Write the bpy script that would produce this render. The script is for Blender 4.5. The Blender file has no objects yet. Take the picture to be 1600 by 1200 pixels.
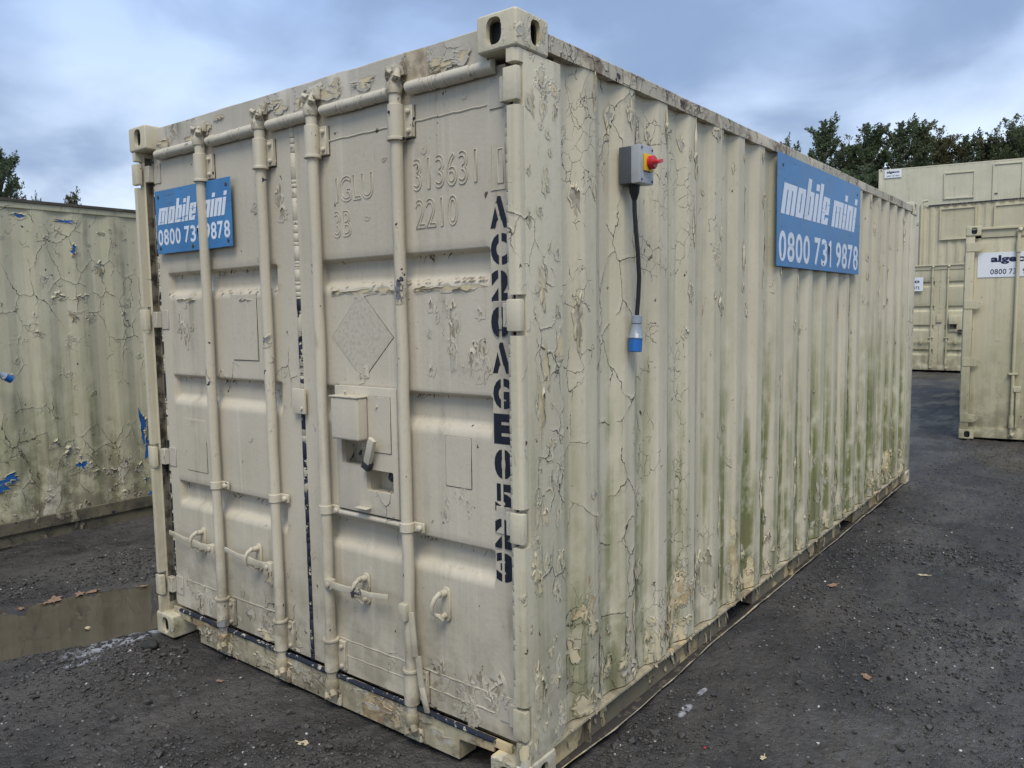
import bpy, bmesh, math, random
import numpy as np
from mathutils import Vector, Matrix

rng = np.random.default_rng(7)
random.seed(7)
R = math.radians
scene = bpy.context.scene
COL = scene.collection

# ------------------------------------------------------------------ camera
cam_d = bpy.data.cameras.new('camera')
cam_d.sensor_width = 36.0
cam_d.lens = 1217.41 / 1600 * 36.0
cam_d.clip_start = 0.05
cam_d.clip_end = 2000
cam = bpy.data.objects.new('camera', cam_d)
COL.objects.link(cam)
_yaw, _pit, _roll = -0.6617, -0.0913, -0.0155
_f = Vector((math.sin(_yaw) * math.cos(_pit), math.cos(_yaw) * math.cos(_pit), math.sin(_pit)))
_r = Vector((math.cos(_yaw), -math.sin(_yaw), 0))
_u = _r.cross(_f)
_r2 = _r * math.cos(_roll) + _u * math.sin(_roll)
_u2 = -_r * math.sin(_roll) + _u * math.cos(_roll)
cam.matrix_world = Matrix(((_r2.x, _u2.x, -_f.x, 3.9421), (_r2.y, _u2.y, -_f.y, -1.9786),
                           (_r2.z, _u2.z, -_f.z, 1.6503), (0, 0, 0, 1)))
scene.camera = cam

# ------------------------------------------------------------------ sky, sun, exposure
SUN_EL, SUN_AZ = 56.0, 142.0            # azimuth clockwise from +y: the sun stands behind the camera
world = bpy.data.worlds.new('World')
scene.world = world
world.use_nodes = True
wt = world.node_tree
wt.nodes.clear()


def wn(t, **kw):
    n = wt.nodes.new(t)
    for k, v in kw.items():
        setattr(n, k, v)
    return n


def wmath(op, a, b=None):
    n = wn('ShaderNodeMath', operation=op)
    for i, v in enumerate((a, b)):
        if v is None:
            continue
        if isinstance(v, (int, float)):
            n.inputs[i].default_value = v
        else:
            wt.links.new(v, n.inputs[i])
    return n.outputs[0]


def wmap(v, lo, hi, a=0.0, b=1.0):
    n = wn('ShaderNodeMapRange', interpolation_type='SMOOTHSTEP')
    wt.links.new(v, n.inputs[0])
    for i, q in enumerate((lo, hi, a, b)):
        n.inputs[1 + i].default_value = q
    return n.outputs[0]


def wmix(f, a, b):
    n = wn('ShaderNodeMix', data_type='RGBA')
    for i, v in ((0, f), (6, a), (7, b)):
        if isinstance(v, (int, float)):
            n.inputs[i].default_value = v
        elif isinstance(v, tuple):
            n.inputs[i].default_value = v + (1,)
        else:
            wt.links.new(v, n.inputs[i])
    return n.outputs[2]


sky = wn('ShaderNodeTexSky', sky_type='NISHITA', sun_disc=False)
sky.sun_elevation = R(SUN_EL)
sky.sun_rotation = R(SUN_AZ)
sky.air_density = 1.2
sky.dust_density = 2.0
tc = wn('ShaderNodeTexCoord')
sep = wn('ShaderNodeSeparateXYZ')
wt.links.new(tc.outputs['Generated'], sep.inputs[0])
zc = wmath('MAXIMUM', sep.outputs[2], 0.0)
den = wmath('ADD', zc, 0.45)                      # cloud deck seen in perspective
comb = wn('ShaderNodeCombineXYZ')
wt.links.new(wmath('DIVIDE', sep.outputs[0], den), comb.inputs[0])
wt.links.new(wmath('DIVIDE', sep.outputs[1], den), comb.inputs[1])


def wnoise(scale, detail, rough, dist, off):
    mp = wn('ShaderNodeMapping')
    mp.inputs['Location'].default_value = off
    mp.inputs['Scale'].default_value = (1.0, 1.0, 1.0)
    wt.links.new(comb.outputs[0], mp.inputs[0])
    n = wn('ShaderNodeTexNoise')
    n.inputs['Scale'].default_value = scale
    n.inputs['Detail'].default_value = detail
    n.inputs['Roughness'].default_value = rough
    n.inputs['Distortion'].default_value = dist
    wt.links.new(mp.outputs[0], n.inputs['Vector'])
    return n.outputs['Fac']


big = wnoise(1.5, 3, 0.5, 0.2, (4.2, 1.3, 0))
mid = wnoise(4.2, 5, 0.5, 0.25, (1.7, 8.1, 0))
cl = wmath('ADD', wmath('MULTIPLY', big, 0.6), wmath('MULTIPLY', mid, 0.4))
dark_c, mid_c, light_c, white_c = (2.3, 3.25, 5.2), (3.0, 4.25, 6.8), (4.4, 5.9, 8.7), (9.0, 9.9, 10.6)
c1 = wmix(wmap(cl, 0.40, 0.51), dark_c, mid_c)
c1 = wmix(wmap(cl, 0.49, 0.60), c1, light_c)
# the cloud deck thins towards the horizon, as overcast skies do
hor = wmath('MULTIPLY', wmap(sep.outputs[2], 0.0, 0.40, 1.0, 0.0), wmap(cl, 0.34, 0.56))
c1 = wmix(wmath('MULTIPLY', hor, 0.85), c1, white_c)
skyc = wmix(0.90, sky.outputs[0], c1)
bg = wn('ShaderNodeBackground')
bg.inputs['Strength'].default_value = 0.070
wt.links.new(skyc, bg.inputs['Color'])
wo = wn('ShaderNodeOutputWorld')
wt.links.new(bg.outputs[0], wo.inputs['Surface'])

sun_d = bpy.data.lights.new('sun', 'SUN')
sun_d.energy = 1.5
sun_d.angle = R(30)
sun_d.color = (1.0, 0.945, 0.84)
sun = bpy.data.objects.new('sun', sun_d)
COL.objects.link(sun)
_sd = Vector((math.sin(R(SUN_AZ)) * math.cos(R(SUN_EL)), math.cos(R(SUN_AZ)) * math.cos(R(SUN_EL)), math.sin(R(SUN_EL))))
sun.rotation_euler = (-_sd).to_track_quat('-Z', 'Y').to_euler()
sun.location = _sd * 30

vs = scene.view_settings
vs.view_transform = 'Standard'
vs.look = 'None'
vs.gamma = 1.0
vs.use_curve_mapping = False
vs.exposure = 0.88


# ------------------------------------------------------------------ node helper
class NT:
    def __init__(s, name):
        s.mat = bpy.data.materials.new(name)
        s.mat.use_nodes = True
        s.t = s.mat.node_tree
        s.t.nodes.clear()
        s.geo = s.node('ShaderNodeNewGeometry')
        s.P = s.geo.outputs['Position']
        sp = s.node('ShaderNodeSeparateXYZ')
        s.link(s.P, sp.inputs[0])
        s.x, s.y, s.z = sp.outputs

    def node(s, t, **kw):
        n = s.t.nodes.new(t)
        for k, v in kw.items():
            setattr(n, k, v)
        return n

    def link(s, a, b):
        s.t.links.new(a, b)

    def put(s, sock, v):
        if isinstance(v, (int, float)):
            sock.default_value = v
        elif isinstance(v, tuple):
            sock.default_value = v + (1,) if len(v) == 3 and sock.type == 'RGBA' else v
        else:
            s.link(v, sock)

    def m(s, op, a, b=0.0, clamp=False):
        n = s.node('ShaderNodeMath', operation=op, use_clamp=clamp)
        s.put(n.inputs[0], a)
        s.put(n.inputs[1], b)
        return n.outputs[0]

    def ss(s, v, lo, hi, a=0.0, b=1.0):
        n = s.node('ShaderNodeMapRange', interpolation_type='SMOOTHSTEP')
        for i, q in enumerate((v, lo, hi, a, b)):
            s.put(n.inputs[i], q)
        return n.outputs[0]

    def mix(s, f, a, b, mode='MIX'):
        n = s.node('ShaderNodeMix', data_type='RGBA', blend_type=mode)
        s.put(n.inputs[0], f)
        s.put(n.inputs[6], a)
        s.put(n.inputs[7], b)
        return n.outputs[2]

    def vmul(s, v, k):
        n = s.node('ShaderNodeVectorMath', operation='MULTIPLY')
        s.put(n.inputs[0], v)
        n.inputs[1].default_value = k
        return n.outputs[0]

    def vadd(s, a, b):
        n = s.node('ShaderNodeVectorMath', operation='ADD')
        s.put(n.inputs[0], a)
        s.put(n.inputs[1], b)
        return n.outputs[0]

    def noise(s, v, scale, detail=4, rough=0.55, dist=0.0, color=False):
        n = s.node('ShaderNodeTexNoise')
        s.put(n.inputs['Vector'], v)
        n.inputs['Scale'].default_value = scale
        n.inputs['Detail'].default_value = detail
        n.inputs['Roughness'].default_value = rough
        n.inputs['Distortion'].default_value = dist
        return n.outputs['Color' if color else 'Fac']

    def voro(s, v, scale, feature='DISTANCE_TO_EDGE', out='Distance'):
        n = s.node('ShaderNodeTexVoronoi', feature=feature)
        s.put(n.inputs['Vector'], v)
        n.inputs['Scale'].default_value = scale
        return n.outputs[out]

    def warp(s, scale, amt):
        c = s.noise(s.P, scale, 3, 0.5, 0.0, True)
        c = s.vadd(c, (-0.5, -0.5, -0.5))
        return s.vadd(s.P, s.vmul(c, (amt, amt, amt)))

    def bump(s, h, dist=0.003, strength=1.0, prev=None):
        n = s.node('ShaderNodeBump')
        n.inputs['Strength'].default_value = strength
        n.inputs['Distance'].default_value = dist
        s.put(n.inputs['Height'], h)
        if prev is not None:
            s.link(prev, n.inputs['Normal'])
        return n.outputs[0]

    def finish(s, col, rough=0.6, normal=None, metal=0.0, spec=0.4, **kw):
        b = s.node('ShaderNodeBsdfPrincipled')
        s.put(b.inputs['Base Color'], col)
        s.put(b.inputs['Roughness'], rough)
        s.put(b.inputs['Metallic'], metal)
        s.put(b.inputs['Specular IOR Level'], spec)
        for k, v in kw.items():
            s.put(b.inputs[k], v)
        if normal is not None:
            s.link(normal, b.inputs['Normal'])
        o = s.node('ShaderNodeOutputMaterial')
        s.link(b.outputs[0], o.inputs['Surface'])
        return s.mat


M = {}


def paint(name, base, alt, under, under2, algae=0.0, peel=0.62, peel_low=0.0, crack=0.5, crack_scale=6.0, speck=0.5,
          dirt=0.3, trough=False, chip=(0.02, 0.025, 0.045), low_z=(0.12, 0.75), fleck=0.0, crack_sharp=0.36, rust=0.0):
    """old thick paint: tone drift, run-off streaks, algae, cracks with lifted edges, flaked patches"""
    s = NT(name)
    n_big = s.noise(s.P, 1.3, 3, 0.5)
    n_mid = s.noise(s.P, 7.0, 5, 0.6)
    n_fine = s.noise(s.P, 55.0, 4, 0.6)
    st = s.noise(s.vmul(s.P, (9.0, 9.0, 0.55)), 1.0, 5, 0.6, 0.3)
    st2 = s.noise(s.vmul(s.P, (30.0, 30.0, 1.3)), 1.0, 4, 0.6)
    col = s.mix(s.ss(n_big, 0.35, 0.65), base, alt)
    col = s.mix(s.m('MULTIPLY', s.ss(st2, 0.5, 0.75), 0.35), col, tuple(c * 0.78 for c in base))
    gr = s.noise(s.vmul(s.P, (1, 1, 0.45)), 70.0, 4, 0.7)
    col = s.mix(s.m('MULTIPLY', s.ss(gr, 0.54, 0.74), s.m('MULTIPLY', s.ss(n_mid, 0.38, 0.62), 0.55)), col, tuple(c * 0.52 for c in base))
    pale = s.noise(s.vmul(s.P, (22.0, 22.0, 0.8)), 1.0, 4, 0.6, 0.2)
    col = s.mix(s.m('MULTIPLY', s.ss(pale, 0.56, 0.72), 0.4), col, tuple(min(c * 1.16 + 0.03, 0.8) for c in base))
    low = s.ss(s.z, low_z[0], low_z[1], 1.0, 0.0)
    lowhalf = s.ss(s.z, 0.3, 1.9, 1.0, 0.10)
    if algae > 0:
        g = s.m('MULTIPLY', s.ss(st, 0.36, 0.58), lowhalf)
        g = s.m('MULTIPLY', g, s.ss(n_mid, 0.25, 0.6))
        if trough:
            g = s.m('MULTIPLY', g, s.ss(s.x, 2.400, 2.428, 1.0, 0.45))
            g = s.m('MULTIPLY', g, s.m('ADD', 0.75, s.m('MULTIPLY', s.ss(s.y, 0.9, 2.6), 0.65)))
        g = s.m('MULTIPLY', g, algae, True)
        col = s.mix(g, col, (0.175, 0.185, 0.060))
        g2 = s.m('MULTIPLY', s.m('MULTIPLY', s.ss(st, 0.55, 0.70), lowhalf), algae * 0.75, True)
        col = s.mix(g2, col, (0.085, 0.11, 0.028))
    if dirt > 0:
        d = s.m('MULTIPLY', s.ss(st, 0.52, 0.8), s.ss(n_mid, 0.3, 0.7))
        d = s.m('ADD', s.m('MULTIPLY', d, dirt), s.m('MULTIPLY', s.m('MULTIPLY', low, s.ss(n_mid, 0.36, 0.62)), dirt * 0.9), True)
        col = s.mix(d, col, (0.17, 0.145, 0.10))
    if rust > 0:
        rn = s.noise(s.vmul(s.P, (1.0, 1.0, 0.22)), 16.0, 4, 0.6)
        rm = s.m('MULTIPLY', s.ss(rn, 0.70 - 0.04 * rust, 0.76), s.ss(n_mid, 0.42, 0.6))
        col = s.mix(s.m('MULTIPLY', rm, 0.8), col, (0.30, 0.155, 0.065))
    # cracks
    w = s.warp(5.0, 0.10)
    w2 = s.vadd(w, s.vmul(s.vadd(s.noise(s.P, 28.0, 3, 0.6, 0, True), (-0.5, -0.5, -0.5)), (0.03, 0.03, 0.03)))
    wv = s.vmul(w2, (1.0, 1.0, 0.62))
    dist = s.voro(wv, crack_scale)
    cmask = s.ss(s.noise(s.P, 1.9, 3, 0.6), 0.60 - 0.18 * crack, 0.66 - 0.14 * crack)
    if trough:
        band = s.m('MULTIPLY', s.ss(s.y, 0.47, 0.50), s.ss(s.y, 0.83, 0.87, 1.0, 0.0))
        band = s.m('MULTIPLY', band, s.ss(s.noise(s.P, 4.0, 2, 0.5), 0.28, 0.36))
        cmask = s.m('MULTIPLY', cmask, s.m('MAXIMUM', s.ss(s.y, 0.9, 1.6, 1.0, 0.0), s.m('MULTIPLY', s.ss(s.z, 0.3, 0.7, 1.0, 0.0), 0.8)))
        cmask = s.m('MAXIMUM', s.m('MULTIPLY', cmask, 0.8), band)
    brk = s.ss(s.noise(s.P, 9.0, 2, 0.5), 0.36, 0.50)
    thick = s.m('MULTIPLY', s.m('MULTIPLY', cmask, brk), (0.012 * crack_sharp + 0.0035) * crack_scale / 6.0)
    line = s.m('LESS_THAN', dist, thick)
    lip = s.m('MULTIPLY', s.ss(dist, 0.0, 0.10, 1.0, 0.0), s.m('MULTIPLY', cmask, brk))
    dist2 = s.voro(s.vmul(w2, (1, 1, 0.8)), crack_scale * 3.4)
    cm2 = s.m('MULTIPLY', s.ss(s.noise(s.P, 3.1, 3, 0.6), 0.52 if trough else 0.58, 0.62 if trough else 0.68), max(crack, 0.0) + (0.4 if trough else 0.0))
    if trough:
        cm2 = s.m('MULTIPLY', cm2, s.ss(s.y, 1.0, 2.0, 1.0, 0.25))
    line2 = s.m('MULTIPLY', s.m('LESS_THAN', dist2, s.m('MULTIPLY', brk, 0.013)), s.m('GREATER_THAN', cm2, 0.3))
    line = s.m('MAXIMUM', line, line2)
    # flaked patches
    pn = s.noise(s.vmul(w2, (1.0, 1.0, 0.6)), 5.2, 7, 0.58)
    pv = s.m('ADD', pn, s.m('MULTIPLY', low, peel_low))
    pm = s.ss(pv, peel, peel + 0.006)
    pedge = s.m('MULTIPLY', s.ss(pv, peel - 0.035, peel), s.m('SUBTRACT', 1.0, pm))
    ucol = s.mix(s.ss(s.noise(s.P, 11.0, 5, 0.65), 0.42, 0.62), under, under2)
    col = s.mix(pm, col, ucol)
    # pinholes and chips
    sn = s.noise(s.vmul(s.P, (1, 1, 0.7)), 24.0, 3, 0.6)
    sm = s.m('MULTIPLY', s.ss(sn, 0.735 - 0.05 * speck, 0.742 - 0.05 * speck), s.ss(n_mid, 0.45, 0.5))
    col = s.mix(sm, col, chip)
    if fleck > 0:
        fm = s.ss(s.noise(s.vmul(w2, (1, 1, 0.8)), 8.5, 6, 0.6), 0.74 - 0.1 * fleck, 0.748 - 0.1 * fleck)
        col = s.mix(fm, col, chip)
        pm = s.m('MAXIMUM', pm, fm)
    col = s.mix(s.m('MULTIPLY', line, 0.88), col, (0.045, 0.037, 0.028))
    # relief
    h = s.m('SUBTRACT', 1.0, pm)
    h = s.m('ADD', h, s.m('MULTIPLY', pedge, 1.1))
    h = s.m('ADD', h, s.m('MULTIPLY', lip, 0.42))
    h = s.m('SUBTRACT', h, s.m('MULTIPLY', line, 1.1))
    h = s.m('SUBTRACT', h, s.m('MULTIPLY', sm, 0.8))
    h = s.m('ADD', h, s.m('MULTIPLY', n_mid, 0.40))
    h = s.m('ADD', h, s.m('MULTIPLY', n_fine, 0.38))
    nrm = s.bump(h, 0.0032, 0.9)
    rough = s.m('ADD', 0.48, s.m('MULTIPLY', n_mid, 0.3))
    M[name] = s.finish(col, rough, nrm, 0.0, 0.35)
    return M[name]


CREAM, OCHRE, RUST = (0.60, 0.50, 0.30), (0.42, 0.32, 0.17), (0.20, 0.085, 0.035)
paint('door_paint', (0.530, 0.476, 0.372), (0.480, 0.428, 0.332), CREAM, (0.50, 0.46, 0.38), algae=0.10, peel=0.735, peel_low=0.05,
      crack=-0.1, crack_scale=7, speck=0.45, dirt=0.6, rust=0.9, chip=(0.10, 0.075, 0.05))
paint('hardware_paint', (0.550, 0.495, 0.380), (0.485, 0.436, 0.330), (0.24, 0.24, 0.24), (0.06, 0.06, 0.07), peel=0.665, crack=-0.2,
      crack_scale=22, speck=1.1, dirt=0.8, rust=2.0)
paint('side_paint', (0.595, 0.534, 0.392), (0.528, 0.472, 0.340), CREAM, OCHRE, algae=1.15, peel=0.70, peel_low=0.13, crack=0.42,
      crack_scale=6.0, speck=0.5, dirt=0.45, trough=True, chip=(0.05, 0.045, 0.05), rust=0.3)
paint('post_paint', (0.595, 0.536, 0.398), (0.53, 0.476, 0.342), CREAM, (0.46, 0.43, 0.35), algae=0.45, peel=0.655, peel_low=0.06, crack=0.12,
      crack_scale=13, speck=0.65, dirt=0.5, chip=(0.11, 0.065, 0.04))
paint('rail_paint', (0.50, 0.45, 0.34), (0.42, 0.37, 0.275), (0.52, 0.46, 0.33), (0.19, 0.135, 0.09), algae=0.0, peel=0.53, crack=0.9,
      crack_scale=16, speck=1.0, dirt=0.9, chip=(0.055, 0.038, 0.04), low_z=(-2, -1), fleck=0.9)
paint('sill_paint', (0.50, 0.435, 0.30), (0.43, 0.37, 0.25), (0.50, 0.40, 0.235), (0.27, 0.19, 0.11), algae=0.15, peel=0.56, crack=0.6,
      crack_scale=11, speck=0.9, dirt=0.8, chip=(0.05, 0.035, 0.03), fleck=0.5)
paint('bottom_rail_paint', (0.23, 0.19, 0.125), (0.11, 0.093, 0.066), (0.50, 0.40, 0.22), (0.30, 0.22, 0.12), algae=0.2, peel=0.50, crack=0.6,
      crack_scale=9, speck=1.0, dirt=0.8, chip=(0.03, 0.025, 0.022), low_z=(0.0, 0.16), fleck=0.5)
paint('header_paint', (0.48, 0.44, 0.36), (0.42, 0.38, 0.30), (0.50, 0.43, 0.30), (0.27, 0.21, 0.14), peel=0.575, crack=0.6,
      crack_scale=9, speck=0.9, dirt=1.2, low_z=(-2, -1), rust=0.6)
paint('neighbour_paint', (0.56, 0.515, 0.365), (0.46, 0.42, 0.285), (0.50, 0.47, 0.36), (0.36, 0.32, 0.23), algae=0.55, peel=0.655, peel_low=0.05,
      crack=0.85, crack_scale=5.6, speck=0.7, dirt=0.9, chip=(0.03, 0.05, 0.09), low_z=(0.1, 1.0), crack_sharp=0.36)
paint('neighbour_rail', (0.085, 0.073, 0.055), (0.055, 0.049, 0.039), (0.30, 0.26, 0.18), (0.06, 0.05, 0.04), algae=0.2, peel=0.63, crack=0.3,
      crack_scale=9, speck=0.8, dirt=0.8)
paint('yard_paint', (0.545, 0.490, 0.335), (0.49, 0.44, 0.295), (0.42, 0.38, 0.27), (0.30, 0.25, 0.17), algae=0.35, peel=0.75, crack=-0.1,
      crack_scale=5, speck=0.5, dirt=0.55, rust=0.3)
paint('pale_yard_paint', (0.545, 0.520, 0.39), (0.50, 0.475, 0.35), (0.42, 0.38, 0.27), (0.30, 0.25, 0.17), algae=0.1, peel=0.79, crack=-0.2,
      crack_scale=5, speck=0.2, dirt=0.45)


def simple(name, col, rough=0.5, metal=0.0, var=0.15, scale=30, bump=0.3, spec=0.4, col2=None, thr=(0.5, 0.6)):
    s = NT(name)
    n = s.noise(s.P, scale, 5, 0.6)
    c = s.mix(s.ss(n, thr[0], thr[1]), col, col2 or tuple(k * (1 - var) for k in col))
    M[name] = s.finish(c, s.m('ADD', rough - 0.08, s.m('MULTIPLY', n, 0.16)), s.bump(n, 0.0015, bump), metal, spec)
    return M[name]


simple('gasket', (0.42, 0.39, 0.31), 0.6, 0, 0.2, 22, 0.8, 0.3, col2=(0.016, 0.02, 0.035), thr=(0.505, 0.515))
simple('gasket_pale', (0.52, 0.475, 0.375), 0.6, 0, 0.2, 34, 0.8, 0.3, col2=(0.25, 0.22, 0.165), thr=(0.60, 0.66))
simple('flange_dirt', (0.050, 0.045, 0.039), 0.8, 0, 0.3, 25, 1.0, 0.2, col2=(0.12, 0.10, 0.075), thr=(0.55, 0.65))
simple('placard', (0.495, 0.450, 0.355), 0.7, 0, 0.2, 60, 0.6, 0.2, col2=(0.42, 0.375, 0.29), thr=(0.42, 0.66))
simple('cobweb', (0.05, 0.042, 0.032), 0.9, 0, 0.3, 50, 0.5, 0.1)  # dark brown, for the shreds under the pressed edges
simple('lip_edge', (0.40, 0.44, 0.36), 0.7)
simple('bare_cream', (0.60, 0.51, 0.32), 0.7, 0, 0.2, 14, 0.7, 0.2, col2=(0.46, 0.39, 0.26), thr=(0.40, 0.62))
simple('bare_grey', (0.42, 0.39, 0.32), 0.7, 0, 0.2, 18, 0.7, 0.2, col2=(0.27, 0.22, 0.15), thr=(0.42, 0.62))
simple('bare_blue', (0.018, 0.105, 0.31), 0.5, 0, 0.2, 30, 0.4, 0.3, col2=(0.02, 0.06, 0.16), thr=(0.5, 0.7))
simple('gasket_dark', (0.018, 0.022, 0.035), 0.55, 0, 0.2, 34, 0.8, 0.3, col2=(0.42, 0.39, 0.31), thr=(0.60, 0.61))
simple('groove_dirt', (0.17, 0.145, 0.105), 0.8, 0, 0.2, 14, 1.0, 0.2, col2=(0.035, 0.03, 0.025), thr=(0.42, 0.62))
simple('stencil_ink', (0.012, 0.016, 0.026), 0.55, 0, 0.3, 60, 0.2, 0.3)
simple('black_rubber', (0.014, 0.015, 0.017), 0.5, 0, 0.2, 50, 0.2)
simple('enclosure_dark', (0.075, 0.085, 0.10), 0.45, 0, 0.1, 40, 0.1)
simple('enclosure_grey', (0.36, 0.385, 0.40), 0.4, 0, 0.06, 40, 0.1)
simple('knob_red', (0.52, 0.02, 0.03), 0.35, 0, 0.1, 30, 0.1)
simple('plate_yellow', (0.70, 0.42, 0.02), 0.4, 0, 0.08, 30, 0.1)
simple('plug_grey', (0.25, 0.29, 0.34), 0.42, 0, 0.1, 60, 0.1)
simple('plug_blue', (0.02, 0.13, 0.42), 0.35, 0, 0.1, 60, 0.1)
simple('label_white', (0.72, 0.74, 0.76), 0.5, 0, 0.05, 40, 0.1)
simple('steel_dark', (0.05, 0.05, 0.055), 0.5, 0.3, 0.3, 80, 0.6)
simple('sign_navy', (0.01, 0.015, 0.06), 0.5, 0, 0.1, 50, 0.1)
simple('leaf_brown', (0.27, 0.17, 0.11), 0.6, 0, 0.3, 60, 0.5)
simple('leaf_pale', (0.52, 0.44, 0.27), 0.6, 0, 0.3, 60, 0.5)
simple('bark', (0.075, 0.06, 0.045), 0.85, 0, 0.4, 6, 1.0)
simple('dark_stone', (0.030, 0.029, 0.026), 0.7, 0, 0.3, 40, 1.0)


def sign_blue():
    s = NT('sign_blue')
    n = s.noise(s.P, 5, 4, 0.6)
    c = s.mix(s.ss(n, 0.35, 0.65), (0.024, 0.155, 0.36), (0.040, 0.195, 0.42))
    # scuffed lines that run along the board
    w = s.noise(s.vmul(s.P, (6, 6, 60)), 1.0, 3, 0.6)
    rag = s.noise(s.P, 60, 3, 0.6)
    ln = s.m('MULTIPLY', s.ss(w, 0.645, 0.66), s.ss(rag, 0.48, 0.54))
    c = s.mix(s.m('MULTIPLY', ln, 0.85), c, (0.02, 0.045, 0.08))
    dr_ = s.noise(s.vmul(s.P, (14, 14, 1.2)), 1.0, 5, 0.65)
    c = s.mix(s.m('MULTIPLY', s.ss(dr_, 0.46, 0.72), 0.42), c, (0.10, 0.165, 0.23))
    c = s.mix(s.m('MULTIPLY', s.ss(s.noise(s.P, 40, 5, 0.7), 0.60, 0.72), 0.5), c, (0.03, 0.07, 0.13))
    M['sign_blue'] = s.finish(c, s.m('ADD', 0.32, s.m('MULTIPLY', n, 0.2)), s.bump(s.noise(s.P, 3, 2), 0.01, 0.25), 0, 0.4)
    s = NT('sign_white')
    w = s.noise(s.vmul(s.P, (6, 6, 60)), 1.0, 3, 0.6)
    rag = s.noise(s.P, 60, 3, 0.6)
    ln = s.m('MULTIPLY', s.ss(w, 0.64, 0.66), s.ss(rag, 0.45, 0.52))
    c = s.mix(s.m('MULTIPLY', ln, 0.8), (0.66, 0.70, 0.76), (0.10, 0.24, 0.46))
    dr_ = s.noise(s.vmul(s.P, (14, 14, 1.2)), 1.0, 5, 0.65)
    c = s.mix(s.m('MULTIPLY', s.ss(dr_, 0.46, 0.72), 0.45), c, (0.42, 0.47, 0.52))
    M['sign_white'] = s.finish(c, 0.5)


sign_blue()


def flake_mat(name, top, under):
    s = NT(name)
    n = s.noise(s.P, 18, 4, 0.6)
    a = s.mix(s.ss(n, 0.35, 0.65), top, tuple(c * 0.85 for c in top))
    b = s.mix(s.ss(n, 0.4, 0.6), under, tuple(c * 0.6 for c in under))
    c = s.mix(s.geo.outputs['Backfacing'], a, b)
    M[name] = s.finish(c, 0.6, s.bump(n, 0.002, 0.5))


flake_mat('flake', (0.54, 0.49, 0.36), (0.46, 0.38, 0.24))
flake_mat('flake_door', (0.50, 0.45, 0.35), (0.40, 0.34, 0.24))
flake_mat('flake_neighbour', (0.45, 0.44, 0.35), (0.34, 0.31, 0.24))


# ------------------------------------------------------------------ mesh helper
def link(o, parent=None):
    COL.objects.link(o)
    if parent is not None:
        o.parent = parent
    return o


def tag(o, label=None, cat=None, group=None, kind=None):
    for k, v in (('label', label), ('category', cat), ('group', group), ('kind', kind)):
        if v:
            o[k] = v
    return o


def empty(name, loc=(0, 0, 0), rz=0.0):
    o = bpy.data.objects.new(name, None)
    o.empty_display_size = 0.2
    o.location = loc
    o.rotation_euler = (0, 0, rz)
    return link(o)


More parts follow.
